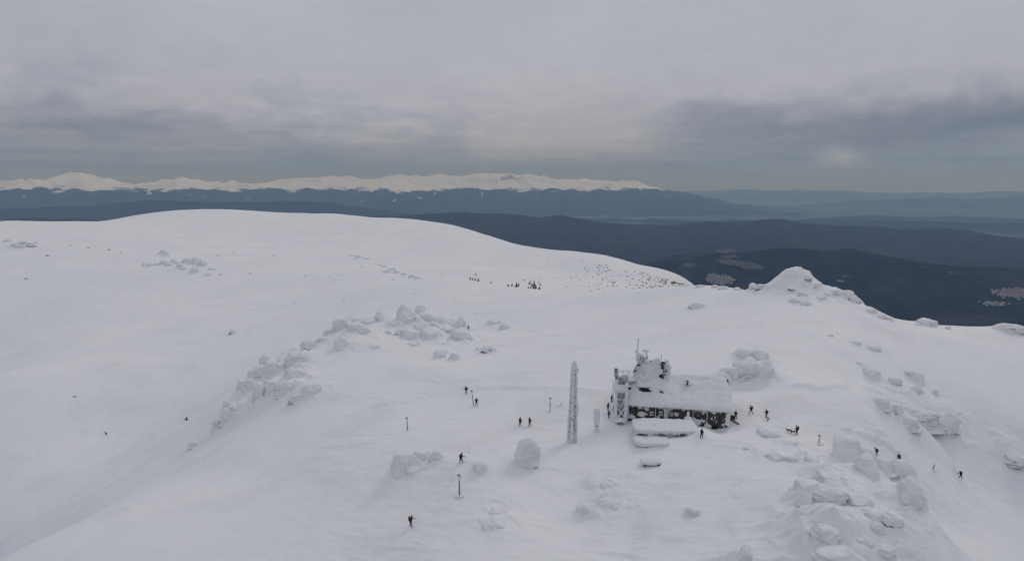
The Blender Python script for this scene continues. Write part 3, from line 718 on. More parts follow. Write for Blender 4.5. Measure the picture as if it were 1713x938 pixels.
def valley_fn(g, b):
    p = pos(g); x, y, z = g.sep(p); geo = g.new('ShaderNodeNewGeometry'); nz = g.sep(geo.outputs['Normal'])[2]
    d = g.m('SQRT', g.m('ADD', g.m('MULTIPLY', x, x), g.m('MULTIPLY', y, y)))
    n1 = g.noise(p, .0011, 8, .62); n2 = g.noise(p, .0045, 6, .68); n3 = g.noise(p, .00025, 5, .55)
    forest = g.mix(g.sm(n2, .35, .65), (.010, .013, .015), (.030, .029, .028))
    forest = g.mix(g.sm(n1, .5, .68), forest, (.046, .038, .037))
    forest = g.mix(g.m('MULTIPLY', g.sm(d, 10500, 15000), g.sm(d, 30000, 22000, 0, .8)), forest, g.mix(g.sm(n2, .35, .65), (.038, .042, .050), (.062, .064, .072)))  # haze painted into the forest colour: paler and blue-grey on the middle ranges
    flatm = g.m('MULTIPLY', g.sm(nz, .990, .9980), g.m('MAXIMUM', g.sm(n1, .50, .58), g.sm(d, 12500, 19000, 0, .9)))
    field = g.mix(g.sm(g.noise(p, .0021, 3, .5), .4, .6), (.055, .05, .047), (.11, .105, .10)); field = g.mix(g.sm(d, 12000, 26000), field, g.mix(g.sm(g.noise(p, .0006, 4, .6), .4, .65), (.075, .085, .10), (.15, .17, .195)))  # far floor turns paler and bluer with distance, valley mist put into its colour
    low = g.sm(z, -1120, -1240)
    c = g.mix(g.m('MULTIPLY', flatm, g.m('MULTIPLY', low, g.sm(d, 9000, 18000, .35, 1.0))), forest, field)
    # clearings with snow
    vz = g.new('ShaderNodeTexVoronoi', feature='F1'); g.put(vz.inputs['Vector'], p); vz.inputs['Scale'].default_value = .0016
    clr = g.m('MULTIPLY', g.sm(vz.outputs['Distance'], .16, .10), g.sm(g.noise(p, .003, 5, .7), .52, .58))
    c = g.mix(g.m('MULTIPLY', clr, g.m('MULTIPLY', g.sm(n3, .50, .60), .65)), c, (.55, .56, .58))
    # the high range carries snow above its tree line
    sn = g.m('ADD', g.m('ADD', z, g.m('MULTIPLY', g.m('SUBTRACT', n1, .5), 900)), g.m('MULTIPLY', g.m('SUBTRACT', n3, .5), 500))
    sl_ = g.sm(g.m('ADD', nz, g.m('MULTIPLY', g.m('SUBTRACT', n2, .5), .25)), .66, .79)
    snow = g.m('MULTIPLY', g.sm(sn, -70, 30), g.m('MULTIPLY', g.m('ADD', g.m('MULTIPLY', sl_, .75), .25), g.sm(d, 20000, 30000)))
    c = g.mix(snow, c, (.84, .88, .96))
    g.put(b.inputs['Base Color'], c)
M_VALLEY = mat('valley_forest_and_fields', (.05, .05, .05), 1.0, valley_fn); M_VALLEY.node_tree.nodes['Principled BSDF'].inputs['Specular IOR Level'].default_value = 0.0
def make_valley():
    D = np.array(rows([(4600, 7000, .012), (7000, 12500, .006), (12500, 34000, .0095), (34000, 52000, .0036), (52000, 112000, .014)]) + [112000.0])
    D[0] = 4600.0
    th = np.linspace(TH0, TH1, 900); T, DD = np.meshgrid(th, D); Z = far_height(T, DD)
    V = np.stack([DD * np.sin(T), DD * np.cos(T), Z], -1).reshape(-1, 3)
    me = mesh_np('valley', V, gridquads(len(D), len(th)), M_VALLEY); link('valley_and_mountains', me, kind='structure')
make_valley()
# ground behind and round the sides of the camera so that the place goes on
def make_surround():
    D = np.array([2.0, 20, 58, 120, 300, 800, 2000, 4600, 12000, 40000, 112000]); a = np.concatenate([np.linspace(TH1, 2 * math.pi + TH0, 60)])
    T, DD = np.meshgrid(a, D); hz = np.interp(DD, [0, 120, 800, 2000, 4600, 12000, 112000], [-12, -25, -90, -300, -1000, -1250, -1300])
    e1 = np.interp(DD, DROW, ZG[:, -1], left=ZG[0, -1]); e0 = np.interp(DD, DROW, ZG[:, 0], left=ZG[0, 0])
    far1 = far_height(np.full_like(DD, TH1), DD); far0 = far_height(np.full_like(DD, TH0), DD)
    e1 = np.where(DD > 4600, far1, e1); e0 = np.where(DD > 4600, far0, e0)
    t = (T - TH1) / (2 * math.pi + TH0 - TH1); k1 = np.clip(1 - t * 4, 0, 1); k0 = np.clip(1 - (1 - t) * 4, 0, 1)
    Z = hz * (1 - k1 - k0) + e1 * k1 + e0 * k0
    V = np.stack([DD * np.sin(T), DD * np.cos(T), Z], -1).reshape(-1, 3)
    link('surrounding_terrain', mesh_np('surrounding_terrain', V, gridquads(len(D), len(a))[:, ::-1], M_SNOWFIELD), kind='structure')
    th = np.linspace(TH0, TH1, 40); T, DD = np.meshgrid(th, np.array([2.0, 58.0]))
    Z = np.vstack([np.full(40, -12.0), np.interp(th, THS, ZG[0])])
    V = np.stack([DD * np.sin(T), DD * np.cos(T), Z], -1).reshape(-1, 3)
    link('ground_below', mesh_np('ground_below', V, gridquads(2, 40), M_SNOWFIELD), kind='structure')
make_surround()

# ------------------------------------------------------------------ place the rocks
NG = 0
for gid, gd in ROCK_GROUPS.items():
    rs = [r for r in RPLACE if r['gid'] == gid]
    c = sum((Vector(r['p']) for r in rs[1:]), Vector(rs[0]['p'])) / len(rs); c.z = gz(c.x, c.y)
    root = thing('rock_outcrop', gd['label'], 'rocks', c)
    for k, r in enumerate(rs):
        big = 2 if r['w'] > 38 else (1 if r['w'] > 11 else 0)
        me = rock_data(r['kind'], (k * 5 + len(gid)) % 4, big)
        o = link('boulder', me, root)
        z0 = r['p'].z - .25 * r['rz']
        rzz = max(r['rz'] * 1.22, .42 * r['rx']); top = r['p'].z + r['rz'] * {'knob': 1.45, 'faint_mounds': 1.45, 'ripple_mound': 1.4, 'crest_fore': 1.6, 'near_right': 1.85, 'near_fins': 1.7}.get(gid, 1.9)
        o.location = Vector((r['p'].x, r['p'].y + r['ry'] * .25, top - rzz)) - c
        o.scale = (r['rx'], r['ry'], rzz); a = r['rz0'] + _rr.uniform(-.3, .3) if r['kind'] in 'fp' else r['rz0'] + _rr.choice((0, math.pi)) + _rr.uniform(-.35, .35)
        if r['kind'] == 'f': a = r['rz0']
        o.rotation_euler = (_rr.uniform(-.1, .1), _rr.uniform(-.12, .12), a)
for i, (r0, lab) in enumerate(SINGLE_ROCKS):
    r = [q for q in RPLACE if q['gid'] == i and not isinstance(q['gid'], str)][0]
    root = link('snowy_boulder', rock_data(r['kind'], i % 4, 2 if r['w'] > 30 else 1), None, lab, 'boulder')
    root.location = (r['p'].x, r['p'].y + r['ry'] * .25, r['p'].z + r['rz'] * .78)
    root.scale = (r['rx'], r['ry'], r['rz'] * 1.2); root.rotation_euler = (0, 0, r['rz0'])
    if i == 0:
        hb = MB(); hb.blob((0, 0, 0), (.20, .16, .075), 3, .5, 2.0, 3); ho = hb.build('bare_rock_hole', M_DARK, root, True)
        ho.location = (.02, -1.13, -.80)

for k, (p, q) in enumerate(TINYP):
    kk = px2m(p.y, q[1]); w_ = _rr.uniform(3.5, 7) * kk * .5
    o = link('snow_lump', rock_data('o' if k % 3 else 'r', k % 4, 0), None, 'tiny grey snow lump lying alone on the open snowfield', 'snow lump', 'tiny snow lumps dotted over the open snowfields')
    o.location = (p.x, p.y, p.z + w_ * .02); o.scale = (w_, w_ * .8, w_ * .42); o.rotation_euler = (0, 0, k)

# ------------------------------------------------------------------ haze
def make_haze():
    m = bpy.data.materials.new('mountain_haze'); m.use_nodes = True; t = m.node_tree; t.nodes.clear()
    v = t.nodes.new('ShaderNodeVolumePrincipled'); o = t.nodes.new('ShaderNodeOutputMaterial')
    v.inputs['Color'].default_value = (.33, .575, 1.0, 1); v.inputs['Absorption Color'].default_value = (.86, .88, 1, 1); v.inputs['Density'].default_value = 3.5e-5; v.inputs['Anisotropy'].default_value = 0.0
    t.links.new(v.outputs[0], o.inputs['Volume'])
    b = MB(); b.box((0, 0, 250), (125000, 125000, 1750)); ob = b.build('haze', m, kind='stuff')
make_haze()

# ------------------------------------------------------------------ the hut
def W(px, py, Y):
    th, s_ = pdir(px, py); return at(px, py, Y / math.cos(th))
HL = W(1048, 700, 139.5); HR = W(1221, 700, 135.0)
HEX = Vector((HR.x - HL.x, HR.y - HL.y, 0)); HW = HEX.length; HEX.normalize(); HEY = Vector((-HEX.y, HEX.x, 0))
HANG = math.atan2(HEX.y, HEX.x); HZ = -1.0
def hut_local(p): d = Vector(p) - Vector((HL.x, HL.y, HZ)); return Vector((d.dot(HEX), d.dot(HEY), d.z))
def on_wall(px, py, off=0.0):
    """point on the front wall (local x, z) seen at a photo pixel"""
    a = at(px, py, 100.0); o = Vector((0, 0, CAMZ)); d = a - o; n = HEY
    t = (Vector((HL.x, HL.y, 0)) + HEY * off - o).dot(n) / d.dot(n); return hut_local(o + d * t)
hut = thing('mountain_hut', 'long stone mountain hut with thick snow roof and rime hanging over its dark wall', 'hut', (HL.x, HL.y, HZ), HANG)
EAVE = on_wall(1200, 682).z; print('eave', EAVE, 'width', HW)
RIDGE_Y, RIDGE_Z = 9.0, EAVE + 3.7
w = MB(); w.box((HW / 2, 7.5, EAVE / 2 - .6), (HW / 2, 7.5, EAVE / 2 + .6 - .05))
w.add([(0, 0, EAVE - .06), (0, 15, EAVE - .06), (0, RIDGE_Y, RIDGE_Z - .3), (HW, 0, EAVE - .06), (HW, 15, EAVE - .06), (HW, RIDGE_Y, RIDGE_Z - .3)], [(0, 2, 1), (3, 4, 5), (0, 3, 5, 2), (2, 5, 4, 1)])
w.build('wall', M_WALL, hut)
def roof_snow():
    nx, ny = 150, 90; xs = np.linspace(-.6, HW + .55, nx); ys = np.linspace(-.85, 16, ny); X, Y = np.meshgrid(xs, ys)
    right = HW + .55
    # rounded gable end to the right
    ridge = np.where(Y < RIDGE_Y, EAVE + (Y + .0) / RIDGE_Y * (RIDGE_Z - EAVE), RIDGE_Z - (Y - RIDGE_Y) / (16 - RIDGE_Y) * (RIDGE_Z - EAVE))
    ridge = ridge - .5 * np.exp(-((Y - RIDGE_Y) / 1.6) ** 2)
    edge = np.minimum.reduce([(X + .6), (right - X), (Y + .85), (16 - Y)])
    th = .62 * (1 - np.exp(-np.clip(edge, 0, 9) / .28)) + .30 * fbm2(X / 2.6, Y / 2.6, 5, 81, .6) + .20 * ridged2(X / 1.7, Y / .6, 3, 87) * sstep(-.2, .5, fbm2(X / 4, Y / 3, 2, 91))
    hip = np.clip((X - (HW - 1.4)) / 2.0, 0, 1) ** 2 * np.clip(Y / RIDGE_Y, 0, 1) * 2.2
    Z = ridge + th - hip
    # drift rising against the turret at the left, sagging round the vent
    cx, cy = 5.0, 6.2
    Z += 2.4 * np.exp(-(((X - 4.6) / 3.2) ** 2 + ((Y - 5.0) / 2.8) ** 2)) + .9 * np.exp(-(((X - 1.6) / 1.6) ** 2 + ((Y - 3.4) / 2.6) ** 2))
    Z += .55 * np.exp(-(((X - 12.5) / 2.2) ** 2 + ((Y - 8.2) / .9) ** 2)) + .35 * np.exp(-(((X - 8.8) / 1.2) ** 2 + ((Y - 7.4) / 1.4) ** 2))
    Z += .5 * np.exp(-(((X - 18.2) / 1.1) ** 2 + ((Y - 7.6) / 1.6) ** 2)) + .35 * np.exp(-(((X - 15.5) / 1.6) ** 2 + ((Y - 8) / 1.0) ** 2))
    Z -= .9 * np.exp(-(((X - 9.5) / 2.6) ** 2 + ((Y - 4.5) / 3) ** 2)) * .35
    B = ridge - .12 - hip
    V = np.concatenate([np.stack([X, Y, Z], -1).reshape(-1, 3), np.stack([X, Y, np.minimum(B, Z - .05)], -1).reshape(-1, 3)])
    q = gridquads(ny, nx); n = nx * ny; Q = [q, q[:, ::-1] + n]
    def side(idx): idx = np.array(idx); return np.stack([idx[:-1], idx[:-1] + n, idx[1:] + n, idx[1:]], -1)
    Q += [side(np.arange(nx)), side(np.arange(n - nx, n))[:, ::-1], side(np.arange(0, n, nx))[:, ::-1], side(np.arange(nx - 1, n, nx))]
    link('roof_snow', mesh_np('roof_snow', V, np.concatenate(Q), M_CRUST), hut)
    return lambda x, y: float(Z[int(np.clip(np.searchsorted(ys, y), 0, ny - 1)), int(np.clip(np.searchsorted(xs, x), 0, nx - 1))])
roofz = roof_snow()
def rime_wall():
    c = .11; nx = int(HW / c); z0, z1 = -1.0, EAVE - .02; nz = int((z1 - z0) / c)
    X, Z = np.meshgrid(np.linspace(0, HW, nx), np.linspace(z0, z1, nz))
    n = fbm2(X / .8, Z / .7, 5, 101, .6); teeth = fbm2(X / .28, Z / 2.5, 3, 105, .6)
    drop = .75 + .30 * fbm2(X / 2.5, X * 0 + 2, 3, 111) + .55 * teeth + .35 * sstep(11, 17, X)
    m = (Z > z1 - drop).astype(float)
    def blob(px, py, wx, hz, k=.30):
        p = on_wall(px, py); return (n * 1.5 + 1.0 - ((X - p.x) / wx) ** 2 - ((Z - p.z) / hz) ** 2) > k
    for b in [(1075, 692, 1.5, .55), (1083, 684, .6, .6), (1068, 678, .5, .7), (1055, 696, .9, .6), (1130, 693, 1.4, .5), (1120, 681, .5, 1.0), (1143, 681, .5, 1.0), (1165, 703, 1.8, 1.1), (1152, 703, .7, 1.4),
              (1196, 699, 1.0, .5), (1205, 686, .5, .7), (1218, 696, .55, 3.2), (1176, 690, .4, .5), (1100, 697, .6, .3), (1184, 712, 1.0, .7), (1210, 712, .5, .5), (1050, 686, .35, 3)]:
        m = np.maximum(m, blob(*b))
    m = np.maximum(m, (n > .36))
    m = np.maximum(m, (np.abs(X - on_wall(1114.5, 690).x) < .32))
    dep = -(.06 + .16 * np.clip(n + .5, 0, 1) + .45 * sstep(z1 - .9, z1, Z) + .10 * np.clip(teeth, 0, 1))
    V = np.concatenate([np.stack([X, dep, Z], -1).reshape(-1, 3), np.stack([X, np.full_like(X, .03), Z], -1).reshape(-1, 3)])
    q = gridquads(nz, nx); mf = m.reshape(-1); keep = mf[q].min(1) > 0; q = q[keep]; N = nx * nz
    ed = {}
    for f in q.tolist():
        for a, b in zip(f, f[1:] + f[:1]): ed[(a, b)] = 1
    sd = [(a, a + N, b + N, b) for (a, b) in ed if (b, a) not in ed]
    link('rime_crust', mesh_np('rime_crust', V, np.concatenate([q, np.array(sd)]), M_CRUST, True), hut)
    b = MB(); rr = random.Random(9)
    for i in range(230):
        x = rr.uniform(0, HW); L = rr.uniform(.25, .9) * (1.25 if x > 12 else .9)
        b.tube([(x, -.55 + rr.uniform(-.05, .25), EAVE + .1), (x + rr.uniform(-.05, .05), -.45 + rr.uniform(0, .2), EAVE - L)], [rr.uniform(.05, .11), .012], 4)
    b.build('rime_fringe', M_CRUST, hut, kind='stuff')
rime_wall()
def wall_rect(name, px, py, wpx, hpx, m, off, parent, thick=.06):
    a = on_wall(px - wpx / 2, py + hpx / 2); b = on_wall(px + wpx / 2, py - hpx / 2)
    return MB().box(((a.x + b.x) / 2, off, (a.z + b.z) / 2), (abs(b.x - a.x) / 2, thick, abs(b.z - a.z) / 2)).build(name, m, parent)
for (px, py, ww, hh) in [(1105.5, 691, 6.5, 6.5), (1123, 692, 6, 5.5), (1090, 691, 6, 6), (1196, 698.5, 9, 6.5), (1168, 688, 7, 6)]:
    wf = wall_rect('window', px, py, ww, hh, M_CRUST if px < 1130 else M_WOODP, -.12, hut, .1)
    wall_rect('pane', px - ww * .22, py, ww * .28, hh * .62, M_GLASS, -.235, wf, .01); wall_rect('pane', px + ww * .22, py, ww * .28, hh * .62, M_GLASS, -.235, wf, .01)
wall_rect('door', 1195, 716, 9.5, 10, M_DARK, -.16, hut, .14)
p0 = on_wall(1114.5, 690)
MB().crusty((p0.x - .16, -.25, -.8), (p0.x - .2, -.3, EAVE + .1), .26, .24, 3, .2).crusty((p0.x + .30, -.3, -.8), (p0.x + .3, -.3, EAVE), .14, .12, 4, .3).build('pilaster', M_CRUST, hut, True)
for k, px in enumerate((1096.5, 1159.5, 1183)):
    p0 = on_wall(px, 690); MB().crusty((p0.x, -.3, -.6), (p0.x, -.32, EAVE), .055, .06, 20 + k, .5).build('drainpipe', M_CRUST, hut, True)
# roof vent with a black mouth
vp = Vector((on_wall(1142, 650).x + .9, 5.4, 0)); vz = roofz(vp.x, vp.y)
vent = MB().blob((vp.x, vp.y, vz + .25), (.75, .6, .55), 5, .25, 2, 3).build('roof_vent', M_CRUST, hut, True)
MB().box((vp.x, vp.y - .56, vz + .30), (.17, .06, .25)).box((vp.x - .02, vp.y - .3, vz + .82), (.25, .2, .07)).build('vent_mouth', M_DARK, vent)
# openings in the roof snow under the turret
def roof_hit(px, py):
    a = at(px, py, 100.0); o = Vector((0, 0, CAMZ)); d = a - o; L0, L1 = hut_local(o + d * 1.3), hut_local(o + d * 1.75)
    for k in range(900):
        p = L0.lerp(L1, k / 900)
        if -.8 < p.y < 15.8 and -.5 < p.x < HW + .5 and p.z < roofz(p.x, p.y): return p
    return L0.lerp(L1, .5)
for k, (px, py, ww, hh, tilt) in enumerate([(1076.5, 653, .95, .50, .0), (1081, 653, .70, .46, .3), (1052.5, 650, .42, .18, -.3), (1107, 656, .42, .13, .35), (1088, 654, .22, .06, 0), (1066, 644.5, .12, .10, 0)]):
    p = roof_hit(px, py)
    MB().blob((p.x, p.y + .10, p.z + .02), (ww, .30, hh), 60 + k, .35, 2.2, 3, Euler((0, tilt, 0)).to_matrix()).build('dormer_opening', M_DARK, hut, True)
    MB().blob((p.x - .05, p.y + .42, p.z + hh + .30), (ww * 1.35, .55, .26), 31 + k, .35, 1.8, 3).build('dormer_snow', M_CRUST, hut, True)
# rime buried turret with its poles
def turret():
    def wp(px, py, yy):
        a = at(px, py, 100.0); o = Vector((0, 0, CAMZ)); d = a - o
        t = (Vector((HL.x, HL.y, 0)) + HEY * yy - o).dot(HEY) / d.dot(HEY); return hut_local(o + d * t)
    rr = random.Random(77); b = MB()
    c = wp(1084, 630, 5.2); b.blob(c - Vector((0, 0, .3)), (2.55, 2.1, 3.3), 3, .42, 2.2, 5)
    c = wp(1070, 640, 4.6); b.blob(c, (1.7, 1.6, 1.3), 4, .25, 1.3, 4)
    c = wp(1096, 622, 5.6); b.blob(c, (1.9, 1.5, 2.1), 8, .45, 2.2, 4); b.blob(wp(1103, 634, 5.6), (1.5, 1.3, 1.7), 18, .5, 2.2, 4); b.blob(wp(1074, 618, 5.2), (1.3, 1.2, 1.6), 19, .5, 2.4, 4)
    for q in range(26):
        b.blob(wp(rr.uniform(1063, 1102), rr.uniform(606, 640), 4.4 + rr.uniform(0, .8)), (rr.uniform(.3, .8), rr.uniform(.3, .6), rr.uniform(.5, 1.3)), rr.randint(0, 999), .5, 2.0, 2)
    tb = b.build('turret', M_CRUST, hut, True)
    b = MB()
    for (px, py, rx, rz) in [(1073, 603, .75, 1.1), (1069, 598, .6, .9), (1079, 606, .8, 1.0), (1088, 608, 1.0, .8), (1096, 611, .9, .7), (1071, 611, .6, .8), (1084, 613, 1.1, .7), (1068, 594, .45, .5), (1101, 616, .6, .8)]:
        b.blob(wp(px, py, 5.2), (rx, rx, rz), rr.randint(0, 99), .5, 2.4, 3)
    b.build('rime_lump', M_CRUST, tb, True)
    b = MB()
    for (x0, y0, x1, y1, r0) in [(1075, 612, 1076.5, 586, .07), (1078, 608, 1080, 587, .08), (1081, 604, 1083, 587, .07), (1083, 600, 1081, 589, .06), (1068, 612, 1072, 592, .06)]:
        b.crusty(wp(x0, y0, 4.6), wp(x1, y1, 4.6), r0 * 1.3, r0, rr.randint(0, 99), .5)
    for px, py in [(1076, 586), (1080, 586), (1083.5, 587)]: b.blob(wp(px, py, 4.6), (.26, .2, .24), rr.randint(0, 99), .4, 2, 2)
    b.build('rimed_pole', M_CRUST, tb, True)
    b = MB()
    for (x0, y0, x1, y1) in [(1075.5, 608, 1075.5, 596), (1070.5, 603, 1072, 596), (1082.5, 600, 1082.5, 594), (1065, 612, 1070, 606), (1060, 622, 1064, 612), (1062, 621, 1064.5, 619), (1078.5, 601, 1080, 598)]:
        b.tube([wp(x0, y0, 3.9), wp(x1, y1, 3.9)], .09, 5)
    for (px, py, w_, h_) in [(1068.5, 610.5, .35, .16), (1089, 604, .2, .06), (1063, 620.5, .2, .14)]: b.box(wp(px, py, 3.3), (w_, .2, h_))
    b.build('bare_bracket', M_IRON, tb)
    b = MB(); b.crusty(wp(1066, 590, 5), wp(1068, 566, 5), .17, .13, 5, .22, 10); b.blob(wp(1068, 566, 5), (.2, .2, .16), 3, .3, 2, 2); b.blob(wp(1065, 587, 5), (.32, .3, .3), 5, .3, 2, 2)
    b.build('antenna', M_CRUST, tb, True)
    # right hand cluster
    b = MB()
    for (px, py, rx, rz) in [(1113, 609, .75, .55), (1116, 615, .8, .6), (1117, 622, .6, .6), (1113, 628, .9, .7), (1108, 634, .9, .6), (1105, 612, .5, .4), (1103, 622, .55, .7), (1115, 604, .4, .3), (1112, 640, 1.0, .5), (1102, 630, .6, .6)]:
        b.blob(wp(px, py, 5.6), (rx, rx * .8, rz), rr.randint(0, 99), .5, 2.4, 3)
    mc = b.build('mast_rime', M_CRUST, hut, True)
    b = MB(); b.tube([wp(1108, 642, 4.7), wp(1108.5, 605, 4.7)], .16, 6)
    for (px, py, w_, h_) in [(1110, 606.5, .40, .16), (1108, 611, .2, .14), (1108.5, 615.5, .28, .14), (1108.5, 620, .28, .26), (1114, 620, .2, .1), (1104, 628.5, .36, .24), (1109, 631, .2, .2), (1107, 637, .55, .16), (1112.5, 627, .12, .1)]:
        b.box(wp(px, py, 4.5), (w_, .2, h_), Euler((0, rr.uniform(-.5, .5), 0)).to_matrix(), .7)
    b.build('bare_mast', M_DARK, mc)
    b = MB(); b.tube([wp(1106, 612, 5), wp(1106.3, 591.5, 5)], [.06, .04], 5); b.build('antenna', M_IRON, hut)
    # railing between the tower and the turret
    b = MB(); b.tube([wp(1035, 620, 3.5), wp(1060, 619.5, 3.5)], .035, 5); b.tube([wp(1035, 622.5, 3.5), wp(1060, 622.5, 3.5)], .025, 5)
    for px in (1042.5, 1051.5): b.tube([wp(px, 628, 3.5), wp(px, 619.5, 3.5)], .035, 5)
    b.tube([wp(1059, 624, 3.5), wp(1063, 616, 3.5)], .04, 5)
    b.build('railing', M_IRON, hut)
    b = MB(); b.blob(wp(1050, 634, 3.8), (2.0, 1.5, .55), 12, .25, 1.5, 3); b.build('terrace_snow', M_CRUST, hut, True)
turret()
# the icy frame tower against the left end of the hut
def ice_tower():
    def wp(px, py, yy):
        a = at(px, py, 100.0); o = Vector((0, 0, CAMZ)); d = a - o
        t = (Vector((HL.x, HL.y, 0)) + HEY * yy - o).dot(HEY) / d.dot(HEY); return hut_local(o + d * t)
    par = hut; F_ = -1.2; rr = random.Random(4)
    fr = thing('stair_tower', 'square ice crusted frame tower with cross bracing at the left end of the hut', 'tower', (HL.x, HL.y, HZ), HANG)
    for k, (px, yy, top, r0) in enumerate([(1030, F_, 634, .34), (1046.5, F_, 640, .36), (1028.5, F_ + 2, 622, .22), (1044, F_ + 2, 630, .3)]):
        q = wp(px, 704, F_); t_ = wp(px, top, F_); dz = yy - F_
        MB().crusty((q.x, yy, q.z - .5), (q.x + .05, yy, t_.z), r0, r0 * .85, 40 + k, .2, 26).build('post', M_CRUST, fr, True)
    for k, (x0, y0, x1, y1, r0) in enumerate([(1031, 700, 1046, 682, .17), (1046, 700, 1035, 684, .15), (1030, 668, 1037, 682, .1), (1045, 668, 1038, 682, .1)]):
        MB().crusty(wp(x0, y0, F_ - .15), wp(x1, y1, F_ - .15), r0, r0 * .8, 50 + k, .35).build('brace', M_CRUST, fr, True)
    for k, (py, r0) in enumerate([(653, .42), (645, .3), (668, .10), (700, .3)]):
        MB().crusty(wp(1028, py, F_), wp(1048, py, F_), r0, r0, 60 + k, .3).build('beam', M_CRUST, fr, True)
    a = wp(1029, 703, F_ + .3); b_ = wp(1046, 640, F_ + .3)
    MB().box(((a.x + b_.x) / 2, F_ + .9, (a.z + b_.z) / 2), ((b_.x - a.x) / 2, .5, (b_.z - a.z) / 2)).build('infill_wall', M_GREYW, fr)
    a = wp(1033, 650, F_); MB().blob((a.x + .35, F_ - .1, a.z), (1.4, .7, .55), 7, .3, 1.7, 3).build('snow_ledge', M_CRUST, fr, True)
    a = wp(1034, 637, F_ + .5); b_ = wp(1045, 633, F_ + .5)
    MB().box((a.x, F_ + .6, a.z - .1), (.6, .5, 1.0)).box((b_.x, F_ + .8, b_.z), (.65, .5, .45), Euler((0, .25, 0)).to_matrix()).build('upper_cabin', M_GREYW, fr)
    c = wp(1031, 617, F_ + .5); MB().crusty((c.x, F_ + .6, c.z - 1.4), (c.x, F_ + .6, c.z - .2), .42, .38, 8, .15, 6).build('chimney', M_GREYW, fr, True)
    MB().blob((c.x, F_ + .6, c.z), (.48, .45, .22), 9, .3, 2, 3).build('chimney_snow', M_CRUST, fr, True)
    c = wp(1030.5, 616, F_); MB().box((c.x, F_ + .1, c.z - .12), (.24, .08, .10)).build('chimney_mouth', M_DARK, fr)
    c = wp(1038, 707, F_ - .8); MB().blob((c.x, F_ - .7, c.z + .35), (1.1, .8, .6), 14, .2, 1.5, 3).build('step_snow', M_CRUST, fr, True)
    c = wp(1038, 707.5, F_ - 1.4); MB().box((c.x, F_ - 1.5, c.z), (.55, .06, .06)).build('step_edge', M_DARK, fr)
    b = MB()
    for (x0, y0, x1, y1) in [(1026, 640, 1026, 650), (1025.5, 655, 1026, 672), (1023, 638.5, 1026, 638.5), (1026, 676, 1027, 690), (1020, 688, 1027, 681)]:
        b.tube([wp(x0, y0, F_ + .3), wp(x1, y1, F_ + .3)], .05, 5)
    b.build('handrail', M_IRON, fr)
def grey_fn(g, b):
    p = pos(g); n = g.noise(p, 3.5, 5, .7, .5); bump(g, b, n, .1, .9)
    g.put(b.inputs['Base Color'], g.mix(g.sm(n, .42, .58), (.16, .16, .165), (.62, .64, .68)))
M_GREYW = mat('frosted_grey_wall', (.3, .3, .3), .85, grey_fn)
ice_tower()

